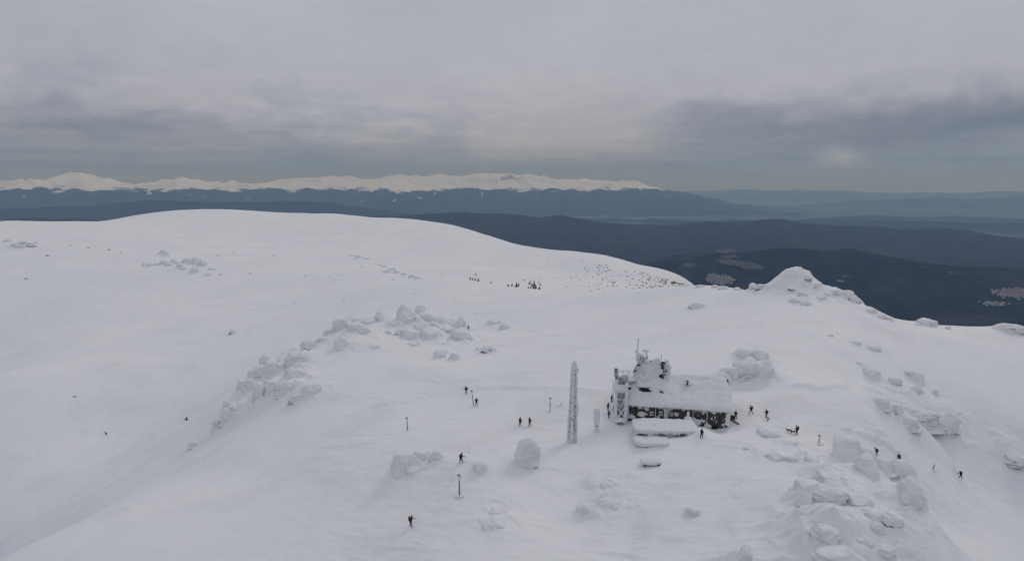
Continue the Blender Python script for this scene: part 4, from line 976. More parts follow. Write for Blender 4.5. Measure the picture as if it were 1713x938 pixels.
# ------------------------------------------------------------------ things round the hut
def superbox(name, m, parent, c, r, seed, n=6.0, amp=.05, rot=0.0, lab=None, cat=None, top=1.0, rough=.02, **kw):
    V, Fc = ICO[5]; P = V / ((np.abs(V) ** n).sum(1) ** (1 / n))[:, None]
    P[:, :2] *= (1 + (top - 1) * (P[:, 2:3] * .5 + .5))
    P = P * np.array(r); P += amp * np.array([1, 1, 1]) * (fbm3(P / 1.1 + seed, 4, seed)[:, None]) * np.sign(P) + rough * fbm3(P * 3 + seed, 3, seed + 9)[:, None]
    o = link(name, mesh_np(name, P, Fc, m), parent, lab, cat, **kw); o.location = c; o.rotation_euler = (0, 0, rot); return o
def Zp(px, py, z):
    """point at height z on the sight line"""
    th, s_ = pdir(px, py); D = (z - CAMZ) / s_; return at(px, py, D)
def shed():
    z = 1.55; a, b, c, d = Zp(1062, 699, z), Zp(1158, 699, z), Zp(1168, 720, z), Zp(1059, 720, z)
    ctr = (a + b + c + d) / 4; w_ = ((b - a).length + (c - d).length) / 4; dp = ((a - d).length + (b - c).length) / 4
    root = thing('snow_covered_shed', 'low flat roofed shed completely buried in snow in front of the hut', 'shed', (ctr.x, ctr.y, gz(ctr.x, ctr.y) - .2), -.04)
    g0 = root.location.z; H = z - g0
    superbox('roof_snow', M_CRUST, root, (0, 0, H - .45), (w_ * 1.03, dp, .55), 5, 6, .24, rough=.05)
    superbox('snow_bank', M_SNOW, root, (.15, .35, H / 2 - .75), (w_ * .97, dp * .93, H / 2 + .5), 9, 5, .2)
    superbox('right_drift', M_SNOW, root, (w_ * .93, -.8, H * .18), (1.6, dp * .9, H * .46), 12, 3.0, .25, top=.5)
    fy = -dp * .985
    def gap(px, py, ww, hh, rot=0, name='dark_gap', m=None):
        p = Zp(px, py, z - .75) - Vector(root.location); MB().box((p.x, fy - .02, p.z + .0), (ww, .12, hh), Euler((0, rot, 0)).to_matrix(), .85).build(name, m or M_DARK, root)
    gap(1074, 722.5, 1.05, .075, 0); gap(1108, 724.5, .75, .04, .22); gap(1137, 724.5, .65, .14, .05); gap(1128, 725.5, 1.0, .04, .1)
    gap(1145, 730.5, .42, .22, .25, 'loose_board', M_WOODP); gap(1146, 736, .2, .06, 0, 'loose_board')
    for px, py in ((1062, 723), (1141, 734)):
        p = Zp(px, py, z - .8) - Vector(root.location); MB().crusty((p.x, fy - .1, p.z - .7), (p.x, fy - .1, p.z + .5), .07, .06, 7, .4).build('post', M_CRUST, root, True)
    p = Zp(1094, 708, z + .3) - Vector(root.location); MB().blob((p.x, p.y, H + .02), (.62, .5, .28), 8, .4, 2.2, 3).build('snow_lump', M_CRUST, root, True)
    MB().box((p.x - .1, p.y - .5, H + .12), (.05, .05, .10)).build('pipe_end', M_DARK, root)
    # white stove pipe at the back right corner
    q = Zp(1151, 700, z); post = thing('white_post', 'short thick white rimed post standing at the back right corner of the buried shed', 'post', (q.x, q.y, gz(q.x, q.y) - .2))
    h_ = z - post.location.z + 1.35
    MB().crusty((0, 0, 0), (0, 0, h_), .24, .22, 5, .1, 8).build('pipe', M_CRUST, post, True)
    MB().blob((.05, 0, h_ * .63), (.75, .5, .55), 8, .25, 1.6, 3).build('snow_collar', M_CRUST, post, True)
shed()
def platform():
    z = .45; a, b, c, d = Zp(1064, 728, z), Zp(1113, 726, z), Zp(1118, 742, z), Zp(1062, 741, z)
    ctr = (a + b + c + d) / 4; w_ = ((b - a).length + (c - d).length) / 4; dp = ((a - d).length + (b - c).length) / 4
    g0 = gz(ctr.x, ctr.y) - .2; root = thing('snow_covered_table', 'snow block burying a picnic table between the buried shed and the bench', 'picnic table', (ctr.x, ctr.y, g0), -.02); H = z - g0
    superbox('snow_cap', M_CRUST, root, (0, 0, H - .35), (w_ * 1.1, dp, .5), 21, 5, .18, rough=.04)
    superbox('snow_base', M_SNOW, root, (0, .3, H / 2 - .6), (w_ * .94, dp * .9, H / 2 + .35), 22, 5, .15)
    MB().box((.3, -dp * .96, H - .80), (w_ * .62, .08, .035)).build('table_edge', M_WOODP, root)
    MB().blob((w_ * .80, -dp * 1.0, H - .82), (.26, .14, .13), 4, .4, 2, 2).build('table_end', M_DARK, root, True)
    MB().blob((-w_ * .97, -dp * .98, H - .5), (.08, .08, .10), 4, .4, 2, 2).build('table_end', M_DARK, root, True)
platform()
def bench():
    p = Zp(1090, 775.5, gz(*hit(1090, 777)[0][:2]) + .4); g0 = gz(p.x, p.y)
    root = thing('bench', 'nearly buried bench showing only its dark seat edge, lowest in front of the hut', 'bench', (p.x, p.y, g0 - .05))
    MB().box((0, 0, .42), (1.15, .22, .035)).build('seat', M_WOODP, root)
    MB().box((-1.18, -.05, .28), (.09, .24, .24), None, .6).build('leg', M_DARK, root); MB().box((1.18, -.05, .34), (.15, .26, .26), Euler((0, .3, 0)).to_matrix(), .5).build('leg', M_DARK, root)
    superbox('snow_cap', M_CRUST, root, (0, .75, .62), (1.75, 1.05, .34), 33, 4, .12)
bench()
def lattice_tower():
    base = hit(957, 739)[0]; top = W(959.5, 606, base.y)
    H = top.z - base.z; root = thing('lattice_mast', 'tall tapering lattice mast thick with rime standing left of the hut', 'mast', (base.x, base.y, base.z - .3), .55)
    rr = random.Random(12); h0 = .62; h1 = .27
    def cr(k, t): sx, sy = ((-1, -1), (1, -1), (1, 1), (-1, 1))[k % 4]; h = h0 + (h1 - h0) * t; return Vector((sx * h + .32 * t, sy * h, H * t))
    for k in range(4): MB().crusty(cr(k, 0), cr(k, 1.0), .21, .17, 70 + k, .45, 46, 7).build('leg', M_CRUST, root, True)
    n = 15
    for f in range(4):
        b = MB()
        for i in range(n):
            t0, t1 = i / n, (i + 1) / n
            b.crusty(cr(f, t0), cr(f + 1, t1), .12, .12, rr.randint(0, 999), .6, 6, 5); b.crusty(cr(f + 1, t0), cr(f, t1), .11, .11, rr.randint(0, 999), .6, 6, 5)
            b.crusty(cr(f, t1), cr(f + 1, t1), .10, .10, rr.randint(0, 999), .5, 5, 5)
            if f in (3, 2) and 0.1 < t0 < .95 and rr.random() < .55:
                c = (cr(f, t0) + cr(f + 1, t1)) / 2; b.blob(c, (.30, .30, .42), rr.randint(0, 99), .5, 2.2, 2)
        b.build('cross_bracing', M_CRUST, root, True, kind='stuff')
    b = MB(); b.tube([(0, 0, .1), (.32, 0, H * .97)], .10, 6)
    for i in range(44): z_ = H * (i + .5) / 46; b.box((.32 * z_ / H, 0, z_), (.28 * (1 - .6 * z_ / H), .05, .04))
    b.build('ladder', M_IRON, root)
    b = MB(); b.blob((.75, -.1, H * .925), (.50, .3, .42), 5, .5, 2, 3); b.blob((.32, 0, H * .99), (.30, .3, .75), 7, .4, 2, 3); b.blob((.8, 0, H * .78), (.36, .3, .9), 9, .5, 2, 3); b.blob((1.0, 0, H * .42), (.35, .4, 1.2), 15, .4, 2, 3)
    b.build('ice_lump', M_CRUST, root, True)
lattice_tower()
def rime_column():
    p = hit(998, 722)[0]; H = W(998, 684, p.y).z - p.z
    root = thing('rimed_column', 'thick white snow pillar with a small dark mark low on it, between the mast and the hut', 'pillar', (p.x, p.y, p.z - .3))
    MB().crusty((0, 0, 0), (0, 0, H + .3), .46, .62, 5, .06, 14, 14).build('column', M_CRUST, root, True)
    MB().blob((0, 0, H + .25), (.60, .58, .25), 8, .15, 2, 3).build('snow_cap', M_CRUST, root, True)
    MB().blob((-.05, -.50, 1.55), (.15, .1, .13), 8, .3, 2, 2).build('dark_mark', M_DARK, root, True)
rime_column()
def marker(px, py, top, lean, label, rad=.085, head=True, m=None, headpx=0, D=None):
    p = hit(px, py)[0]; k = px2m(p.y, py); H = (py - top) * k * 1.02
    root = thing('marker_pole', label, 'marker pole', (p.x, p.y, p.z - .15), 0, 'winter trail marker poles')
    tip = Vector((lean * k, 0, H + .15))
    MB().tube([(0, 0, 0), tip * .5, tip], [rad, rad * .9, rad * .8], 7).build('pole', m or M_WOODP, root)
    if head:
        MB().crusty(tip * .74, tip * .98, rad * 1.5, rad * 1.9, int(px), .3, 6).build('rime_sleeve', M_CRUST, root, True)
        MB().box(tip + Vector((0, 0, -.12)), (rad * 2.7, rad * 1.2, .16), Euler((0, .5, 0)).to_matrix(), .7).build('marker_head', M_IRON, root)
    MB().blob((.1, 0, .12), (.75, .6, .16), int(px), .35, 1.7, 2).build('snow_foot', M_SNOW, root, True)
marker(768.5, 829, 793, 0, 'tallest dark marker pole in the foreground above the hiker in maroon', .11)
marker(682, 720, 698, -1.2, 'leaning marker pole standing alone left above the rounded rime pillars', .095)
marker(792.5, 679, 653, -3, 'marker pole leaning beside the hiker just right of it', .095)
marker(920, 688, 665, .6, 'straight marker pole between the pair of hikers and the lattice mast', .085)
marker(1370, 742, 728, .3, 'short marker pole right of the hiker with two dogs', .085)
marker(1560, 785, 776, 3, 'short tilted marker pole left of the hiker furthest right', .10, False)
marker(1284, 704, 697.5, .4, 'stub of a marker pole just below the smaller hiker right of the hut', .12, True)
marker(936, 679, 672, 4.5, 'thin tilted stick just left of the lattice mast', .06, False)

# ------------------------------------------------------------------ people
def skin_mesh(name, verts, edges, radii, root=0, sub=1):
    me = bpy.data.meshes.new(name); me.from_pydata([tuple(v) for v in verts], edges, []); o = bpy.data.objects.new(name, me); COL.objects.link(o)
    o.modifiers.new('s', 'SKIN'); sv = me.skin_vertices[0].data
    for i, r_ in enumerate(radii):
        sv[i].radius = (r_, r_) if not hasattr(r_, '__len__') else r_; sv[i].use_root = (i == root)
    if sub:
        m2 = o.modifiers.new('u', 'SUBSURF'); m2.levels = sub
    dg = bpy.context.evaluated_depsgraph_get(); dg.update(); out = bpy.data.meshes.new_from_object(o.evaluated_get(dg)); out.name = name
    bpy.data.objects.remove(o); bpy.data.meshes.remove(me)
    return out
def add_chain(V, E, R, start, pts):
    k = start
    for p, r_ in pts:
        V.append(Vector(p)); R.append(r_); E.append((k, len(V) - 1)); k = len(V) - 1
    return k
def person_mesh(pose, mats_):
    lean = pose.get('lean', .12); crouch = pose.get('crouch', 0); st = pose.get('stride', .3)
    hz = .96 - crouch; V = [Vector((0, 0, hz))]; E = []; R = [(.165, .14)]
    chest = Vector((0, lean * .55, hz + .32)); neck = Vector((0, lean * 1.0, hz + .54)); hd = Vector((0, lean * 1.15 + .03, hz + .64)); tp = Vector((0, lean * 1.25 + .03, hz + .80))
    c = add_chain(V, E, R, 0, [(chest, (.20, .15))]); n = add_chain(V, E, R, c, [(neck, .085)]); h = add_chain(V, E, R, n, [(hd, .095), (tp, .085)])
    add_chain(V, E, R, h - 1, [(hd + Vector((0, .12, .06)), .022)])                                  # nose
    for s_ in (-1, 1):
        f = st * s_ * .5; lift = pose.get('lift', 0) * (s_ < 0)
        kn = Vector((s_ * .12, f * .62 + .06 + crouch * .7, .50 + lift * .5 - crouch * .1)); an = Vector((s_ * .12, f, .10 + lift))
        if pose.get('sit'): kn = Vector((s_ * .14, .42, .35)); an = Vector((s_ * .16, .78, .10))
        add_chain(V, E, R, 0, [(Vector((s_ * .10, 0, hz - .08)), .125), (kn, .085), (an, .062), (an + Vector((0, .17, -.045)), .05)])
        a = pose['arms'][0 if s_ < 0 else 1]                                                          # (elbow forward, elbow up, hand forward, hand up, out)
        sh = chest + Vector((s_ * .20, .02, .15)); el = sh + Vector((s_ * (.07 + a[4]), a[0], -.27 + a[1])); wr = el + Vector((s_ * a[4] * .6, a[2], -.20 + a[3]))
        pl = wr + (wr - el).normalized() * .06; k = add_chain(V, E, R, c, [(sh, .085), (el, .062), (wr, .045), (pl, .040)])
        d = (wr - el).normalized(); u = Vector((0, 0, 1)) if abs(d.z) < .8 else Vector((0, 1, 0)); w_ = d.cross(u).normalized(); dn = w_.cross(d).normalized()
        for q, ln in enumerate((.075, .085, .08, .065)):                                              # four curled fingers and a thumb
            b = pl + dn * (.030 - .020 * q) + d * .02
            add_chain(V, E, R, k, [(b + d * ln * .5, .012), (b + d * ln * .8 - w_ * s_ * .035, .010)])
        add_chain(V, E, R, k, [(pl + dn * .045 - w_ * s_ * .02, .013), (pl + dn * .06 + d * .04 - w_ * s_ * .03, .011)])
    me = skin_mesh('person', V, E, R)
    for m in mats_: me.materials.append(m)
    nk = hz + .56
    for p in me.polygons:
        p.use_smooth = True; ce = p.center
        if ce.z < .13 and not pose.get('sit'): i = 2
        elif ce.z < hz - .06 and abs(ce.x) < .24 and (ce.z < hz - .25 or abs(ce.x) < .2): i = 1
        elif ce.z > nk and abs(ce.x) < .13 and ce.y > hd.y + .03 and ce.z < tp.z: i = 3
        else: i = 0
        p.material_index = i
    return me, chest, tp, R, V
ARM = {'poles': ((.10, .02, .22, .10, .05), (.16, .04, .20, .14, .05)), 'down': ((.0, 0, .06, -.02, .04), (.02, 0, .06, -.02, .04)),
       'swing': ((.16, .03, .18, .08, .03), (-.12, 0, .05, 0, .04)), 'straps': ((.02, .02, .16, .26, .08), (.02, .02, .16, .26, .08)), 'reach': ((.18, .10, .26, .20, .02), (.0, 0, .08, 0, .04))}
def person(px, py, hd, label, jacket, trousers, arms='poles', stride=.35, lean=.14, pack=None, scale=1.0, crouch=0, dz=0, hat=None, sit=False, poles=0, lift=0, dmin=0, roll=0, pole_label=None):
    p = hit(px, py, dmin)[0]; pose = dict(arms=ARM[arms], stride=stride, lean=lean, crouch=crouch, sit=sit, lift=lift)
    me, chest, tp, R, V = person_mesh(pose, [jacket, trousers, M_DARK, M_SKIN])
    root = thing('person', label, 'person', (p.x, p.y, gz(p.x, p.y) + dz), -math.radians(hd)); root.scale = (scale,) * 3
    if roll: root.rotation_euler = (roll, 0, -math.radians(hd))
    link('body', me, root)
    MB().blob(tp + Vector((0, -.015, -.015)), (.115, .125, .115), 4, .06, 2, 3).tube([tp + Vector((0, -.01, -.10)), tp + Vector((0, -.01, -.045))], [.122, .12], 12).build('hat', hat or M_BLACK, root, True)
    # jacket hem and hood give the clothed outline
    MB().tube([V[0] + Vector((0, 0, -.16)), V[0] + Vector((0, lean * .15, .05)), chest + Vector((0, 0, .02))], [.215, .20, .215], 14).build('jacket', jacket, root, True)
    if pack:
        b = MB(); c = chest + Vector((0, -.27, .02)); rot = Euler((-lean * .9, 0, 0)).to_matrix()
        o = superbox('backpack', pack, root, c, (.17, .13, .29), 3, 4, .02); o.rotation_euler = (-lean * .9, 0, 0)
        l = superbox('lid', pack, o, (0, -.01, .28), (.16, .14, .07), 4, 4, .01)
        for s_ in (-1, 1): MB().tube([c + Vector((s_ * .10, .12, .22)), chest + Vector((s_ * .12, .10, .25)), chest + Vector((s_ * .13, .185, .05)), c + Vector((s_ * .14, .10, -.22))], .018, 5).build('strap', pack, root, True)
    hands = []
    if poles:
        # hand positions: fourth vertex of each arm chain is found by radius
        ps = [v for v, r_ in zip(V, R) if r_ == .040]
        for k, hp in enumerate(ps[:poles] if poles == 2 else [ps[1]]):
            lab = pole_label or ('thin trekking pole held by the ' + label.split(',')[0])
            w = root.matrix_basis @ hp; f = Matrix.Rotation(-math.radians(hd), 3, 'Z') @ Vector((.05 * (1 if hp.x > 0 else -1), .16, 0))
            foot = Vector((w.x, w.y, 0)) + f; foot.z = gz(foot.x, foot.y) - .03
            ww = Vector((w.x, w.y, w.z + .06)) ; t = thing('trekking_pole', lab, 'trekking pole', foot)
            tv = ww - foot; MB().tube([(0, 0, 0), tv * .85], .011, 5).build('shaft', M_POLE, t); MB().tube([tv * .85, tv], .018, 6).build('grip', M_BLACK, t); MB().tube([tv * .06, tv * .07], [.05, .045], 8).build('basket', M_BLACK, t)
            if poles == 2: t['group'] = 'pairs of trekking poles held by hikers'
    # the snow trodden round the feet
    return root
person(687, 881, 100, 'hiker in maroon jacket with maroon backpack walking right in the foreground', M_MAROON, M_BLACK, 'reach', .42, .16, M_MAROON, poles=1, pole_label='thin trekking pole planted right of the hiker in maroon')
person(771, 775, 35, 'hiker in black stooping forward, walking above the tallest marker pole', M_BLACK, M_BLACK, 'poles', .5, .2, M_BLACK, poles=1, pole_label='thin trekking pole of the stooping hiker above the tallest marker pole')
person(780, 659, -70, 'hiker in black with backpack walking left, pole held out in front', M_BLACK, M_BLACK, 'reach', .4, .18, M_BLACK, poles=1, pole_label='thin trekking pole held out left of the hiker walking left by the leaning marker')
person(797, 679, 15, 'hiker in dark navy with backpack seen from behind, right of the leaning marker pole', M_NAVY, M_BLACK, 'straps', .3, .1, M_CHAR)
person(870, 713, 8, 'left hiker of the pair walking side by side above the egg shaped boulder', M_NAVY, M_CHAR, 'swing', .45, .12, M_BLACK)
person(886, 713, 12, 'right hiker of the pair above the egg shaped boulder, arm raised', M_BLACK, M_BLACK, 'reach', .3, .1, M_CHAR)
person(1023, 673, 90, 'thin figure in black standing against the ice tower left of the hut', M_BLACK, M_BLACK, 'down', .12, .04, None)
person(1017, 687, 150, 'figure in olive jacket beside the ice tower left of the hut', M_OLIVE, M_CHAR, 'down', .2, .05, None)
person(1018.5, 699, 170, 'lowest figure at the ice tower railing, dressed in charcoal', M_CHAR, M_BLACK, 'down', .1, .05, None, scale=.86)
person(1173.5, 733, 25, 'hiker in black with backpack striding away beside the hut door', M_BLACK, M_BLACK, 'swing', .72, .16, M_BLACK)
person(1230.5, 701, 200, 'figure in black standing upright at the right corner of the hut', M_BLACK, M_BLACK, 'straps', .1, .03, None)
person(1256.5, 692, -75, 'hiker with backpack in long stride to the left, nearest right of the hut corner', M_NAVY, M_BLACK, 'reach', .70, .14, M_NAVY, poles=1, pole_label='thin trekking pole in front of the hiker striding left, right of the hut')
person(1282, 698.5, -70, 'smaller hiker in black with backpack above the marker pole stub', M_BLACK, M_BLACK, 'reach', .3, .12, M_CHAR, scale=.95)
person(1333, 727, -80, 'hiker in black with big backpack holding two dogs on a lead', M_BLACK, M_BLACK, 'reach', .2, .1, M_BLACK)
person(1466.5, 761, -60, 'grey green hooded figure half hidden behind the near right outcrop', M_GREEN, M_BLACK, 'down', .3, .26, M_GREEN, scale=1.0, hat=M_GREEN, crouch=.25)
person(1505, 769, -120, 'dark crouching figure low behind the right end of the near right outcrop', M_BLACK, M_BLACK, 'down', .2, .55, M_BLACK, scale=.9, crouch=.42)
person(1607, 802, -110, 'hiker with large backpack bent forward, walking alone furthest right', M_BLACK, M_BLACK, 'poles', .5, .28, M_BLACK, poles=1, pole_label='thin trekking pole of the lone hiker furthest right')
person(783.5, 552, 180, 'tiny distant hiker standing at the right foot of the crag', M_BLACK, M_BLACK, 'down', .2, .05, M_CHAR)
person(313, 703, -100, 'person in black sitting in the snow left of the lowest ridge boulders', M_BLACK, M_BLACK, 'down', .3, .1, None, scale=1.15, crouch=.72, sit=True)
person(178.5, 727, -100, 'tiny dark person crouching alone far out on the left snowfield', M_BLACK, M_BLACK, 'down', .2, .5, None, scale=.9, crouch=.45)

def dog(px, py, hd, label, s_=1.0):
    p = hit(px, py)[0]; V = [Vector((0, 0, .50))]; E = []; R = [.13]
    ch = add_chain(V, E, R, 0, [((0, .30, .50), .155), ((0, .42, .60), .11), ((0, .52, .76), .085), ((0, .63, .80), .075), ((0, .76, .76), .038)])
    hd_ = 4
    for sx in (-1, 1): add_chain(V, E, R, hd_, [((sx * .05, .58, .90), .022)])
    hip = add_chain(V, E, R, 0, [((0, -.26, .50), .12)])
    add_chain(V, E, R, hip, [((0, -.40, .52), .04), ((0, -.55, .60), .05), ((0, -.58, .74), .035)])
    for sx in (-1, 1):
        add_chain(V, E, R, 1, [((sx * .09, .30, .38), .06), ((sx * .09, .27 + sx * .05, .22), .038), ((sx * .09, .29 + sx * .08, .04), .032), ((sx * .09, .34 + sx * .08, .025), .03)])
        add_chain(V, E, R, hip, [((sx * .09, -.22 - sx * .04, .36), .075), ((sx * .09, -.34 - sx * .06, .22), .038), ((sx * .09, -.30 - sx * .08, .04), .03), ((sx * .09, -.24 - sx * .08, .025), .03)])
    me = skin_mesh('dog', V, E, R); me.materials.append(M_FURB); me.materials.append(M_FURW)
    for q in me.polygons: q.use_smooth = True; q.material_index = 1 if (q.center.z < .40 or (q.center.y > .66 and q.center.z < .78)) else 0
    o = link('dog', me, None, label, 'dog'); o.location = (p.x, p.y, gz(p.x, p.y)); o.rotation_euler = (0, 0, -math.radians(hd)); o.scale = (s_,) * 3; return o
dog(1320, 723.5, -100, 'dark dog with pale belly leading on the left, head turned to the hut', 1.05)
dog(1326.5, 726, -95, 'dark dog with pale legs closest to the hiker holding the lead', 1.05)
def lead():
    a = hit(1333, 727)[0]; b_ = hit(1326.5, 726)[0]; s0 = Vector((a.x - .45, a.y, gz(a.x, a.y) + 1.0)); e0 = Vector((b_.x - .1, b_.y, gz(b_.x, b_.y) + .68))
    pts = [s0.lerp(e0, t) - Vector((0, 0, .12 * math.sin(math.pi * t))) for t in (0, .25, .5, .75, 1)]
    o = MB().tube([q - s0 for q in pts], .014, 5).build('dog_lead', M_BLACK, None, label='thin dark lead between the hiker and the two dogs', cat='dog lead'); o.location = s0
lead()
def pack_pile():
    for k, (px, py, m, lab, rz_) in enumerate([(1224.5, 700, M_KHAKI, 'khaki backpack leaning on the snow at the right corner of the hut', .3), (1227.5, 701, M_CHAR, 'charcoal backpack between the khaki backpack and the upright figure', -.4)]):
        p = hit(px, py)[0]; o = superbox('backpack', m, None, (p.x, p.y, gz(p.x, p.y) + .34), (.24, .2, .42), 40 + k, 3.5, .08, rz_, lab, 'backpack')
    a = hit(1221, 701)[0]; b_ = hit(1236, 710)[0]; c = (a + b_) / 2; d = b_ - a
    o = MB().box((0, 0, 0), (d.length / 2, .16, .06), d.to_track_quat('X', 'Z').to_matrix(), 1).build('plank', M_WOODP, None, label='frosted timber plank lying on the snow at the right corner of the hut', cat='plank'); o.location = c + Vector((0, 0, .12))
pack_pile()

# ------------------------------------------------------------------ trees
def fir_data(seed, dense=1.0):
    rr = random.Random(seed); b = MB()
    for i in range(int(150 * dense)):
        t = rr.random() ** .8; z = .10 + .88 * t; rad = .30 * (1 - t) ** .85 + .02; a = rr.uniform(0, 6.283); L = rad * rr.uniform(.55, 1.15)
        d = Vector((math.cos(a), math.sin(a), -rr.uniform(.25, .6))).normalized(); s_ = Vector((-math.sin(a), math.cos(a), 0)); w_ = .05 + .03 * rr.random(); o = Vector((0, 0, z))
        b.cur = 1 if rr.random() < .22 else 0
        b.add([o + s_ * w_ * .4, o - s_ * w_ * .4, o + d * L * .6 - s_ * w_, o + d * L, o + d * L * .6 + s_ * w_, o + d * L * .5 + Vector((0, 0, .035))], [(0, 1, 5), (1, 2, 5), (2, 3, 5), (3, 4, 5), (4, 0, 5), (0, 4, 3, 2, 1)])
    me = bpy.data.meshes.new('fir_crown'); me.from_pydata([tuple(v) for v in b.v], [], b.f); me.materials.append(M_FIR); me.materials.append(M_CRUST); me.polygons.foreach_set('material_index', b.mi)
    tb = MB(); tb.tube([(0, 0, -.08), (0, 0, .5), (0, 0, .96)], [.028, .018, .004], 6)
    for k in range(7): a = k * 2.4; tb.tube([(0, 0, .2 + k * .09), (math.cos(a) * .12, math.sin(a) * .12, .17 + k * .09)], [.008, .003], 4)
    tm = bpy.data.meshes.new('fir_trunk'); tm.from_pydata([tuple(v) for v in tb.v], [], tb.f); tm.materials.append(M_BARK)
    return me, tm
FIRS = [fir_data(k, 1.0) for k in range(4)]
def fir(px, py, hpx, wide, label, k):
    p, D = hit(px, py, 500); kk = px2m(p.y, py); H = max(hpx * kk, .8)
    t = thing('fir_tree', label, 'fir tree', (p.x, p.y, gz(p.x, p.y) - .1), k * 1.3, 'dark firs in the hollow on the far slope'); t.scale = (H * wide, H * wide, H)
    link('crown', FIRS[k % 4][0], t); link('trunk', FIRS[k % 4][1], t)
TREES = [(786.5, 468, 6, 1.3, 'leftmost dark fir of the small left cluster'), (790.5, 469, 5, 1.8, 'second fir from the left in the small left cluster'), (795, 469, 5, 1.6, 'third fir from the left in the small left cluster'),
 (800, 470.5, 6, 1.8, 'broadest fir at the right end of the small left cluster'), (796, 460.5, 4.5, 1.4, 'single fir standing above the small left cluster'), (821, 473.5, 3, 2.6, 'low bushy fir between the two fir clusters'),
 (850, 478.5, 3.5, 3.2, 'flat spreading fir at the left end of the right cluster'), (856.5, 479, 5.5, 1.9, 'small cone shaped fir beside the flat spreading one'), (864, 480, 8, 1.8, 'large bushy fir in the left half of the right cluster'), (867.5, 479, 6, 1.6, 'slim fir pressed against the large bushy one'),
 (886, 475.5, 5.5, 1.9, 'round fir in the back row of the right cluster'), (887.5, 470, 3, 1.6, 'tiny fir behind the round one in the right cluster'), (893.5, 483, 14, 1.0, 'tallest fir, pointed, in the right cluster'), (890, 479, 6, 1.7, 'bushy fir just left of the tallest one'), (896, 483.5, 8, 1.7, 'broad dark fir just right of the tallest one'),
 (884, 482, 4, 2.0, 'low fir left of the tallest one in the front row'), (888, 482.5, 3.5, 2.2, 'lowest fir between the front row firs'), (902.5, 484, 5, 2.4, 'wide fir at the right end of the front row'), (904, 477.5, 4, 1.9, 'small fir at the far right behind the front row'), (901.5, 473.5, 3.5, 1.6, 'little fir high at the right of the cluster'), (877, 469.5, 3, 2.2, 'lone low fir left of the back row')]
for k, t in enumerate(TREES): fir(t[0], t[1], t[2], t[3], t[4] + ' on the far slope', k)
def pine_data(seed):
    rr = random.Random(seed); b = MB()
    for i in range(34):
        a = rr.uniform(0, 6.283); el = rr.uniform(.1, 1.4); d = Vector((math.cos(a) * math.cos(el), math.sin(a) * math.cos(el), math.sin(el) * .8)); s_ = d.orthogonal().normalized() * .12; L = rr.uniform(.5, 1.0)
        b.cur = 1 if rr.random() < .15 else 0; c = d * L * .35
        b.add([c - s_, c + s_, d * L + s_ * .8, d * L - s_ * .8, d * L * .7 + Vector((0, 0, .16))], [(0, 1, 4), (1, 2, 4), (2, 3, 4), (3, 0, 4), (0, 3, 2, 1)])
    me = bpy.data.meshes.new('dwarf_pine'); me.from_pydata([tuple(v) for v in b.v], [], b.f); me.materials.append(M_FIR); me.materials.append(M_CRUST); me.polygons.foreach_set('material_index', b.mi); return me
PINES = [pine_data(s_) for s_ in (1, 2, 3)]
rr = random.Random(2024); npine = 0
ccx = [905, 960, 1010, 1060, 1110, 1150]; ccy = [424, 433, 440, 450, 463, 475]; blx = [905, 950, 1000, 1050, 1100, 1150]; bly = [470, 482, 489, 485, 481, 478]
cl = [(rr.uniform(905, 1150), rr.random()) for _ in range(40)]
while npine < 285:
    c0 = rr.choice(cl) if rr.random() < .7 else (rr.uniform(905, 1152), rr.random())
    px = c0[0] + rr.gauss(0, 12)
    if not 900 < px < 1152: continue
    top = np.interp(px, ccx, ccy) + 2; bot = np.interp(px, blx, bly)
    f = (c0[1] + rr.gauss(0, .16)) % 1; dens = sstep(900, 1090, px) * .8 + .18
    if rr.random() > dens * (1.1 - .5 * f): continue
    py = top + (bot - top) * f
    p, D = hit(px, py, 500)
    if D < 520 or D > 1400: continue
    o = link('dwarf_pine', PINES[npine % 3], None, 'small dark dwarf pine poking out of the snow on the far slope', 'dwarf pine', 'dwarf pines scattered over the far slope')
    h_ = rr.uniform(.4, 1.1) * (.7 + .5 * dens); o.location = (p.x, p.y, gz(p.x, p.y) - .1); o.scale = (h_ * 1.15, h_ * 1.15, h_); o.rotation_euler = (0, 0, rr.uniform(0, 6)); npine += 1

# ------------------------------------------------------------------ the valley: villages and pastures
VD = np.exp(np.linspace(math.log(5200), math.log(40000), 420)); VT = np.linspace(math.radians(5), math.radians(41), 260)
_T, _D = np.meshgrid(VT, VD); VZ = far_height(_T, _D)
def vz(th, D):
    ft = (th - VT[0]) / (VT[1] - VT[0]); fd = math.log(D / VD[0]) / math.log(VD[1] / VD[0]); i = int(min(max(fd, 0), len(VD) - 2)); j = int(min(max(ft, 0), len(VT) - 2)); a = ft - j; b = fd - i
    return float(VZ[i, j] * (1 - a) * (1 - b) + VZ[i, j + 1] * a * (1 - b) + VZ[i + 1, j] * (1 - a) * b + VZ[i + 1, j + 1] * a * b)
def vhit(px, py):
    th, s_ = pdir(px, py); j = int(min(max(round((th - VT[0]) / (VT[1] - VT[0])), 0), len(VT) - 1)); sl_ = (VZ[:, j] - CAMZ) / VD
    k = np.nonzero(sl_ >= s_)[0]; return float(th), float(VD[k[0]] if len(k) else VD[int(np.argmax(sl_))])
M_SHEET = mat('village_snow', (.27, .28, .31), .9); M_TAN = mat('dry_pasture', (.15, .125, .105), .95, dk_fn((.035, .032, .031), (.078, .070, .066), .01)); M_HOUSEW = mat('house_wall', (.42, .40, .37), .9); M_TILE = mat('roof_tile', (.22, .10, .08), .9)
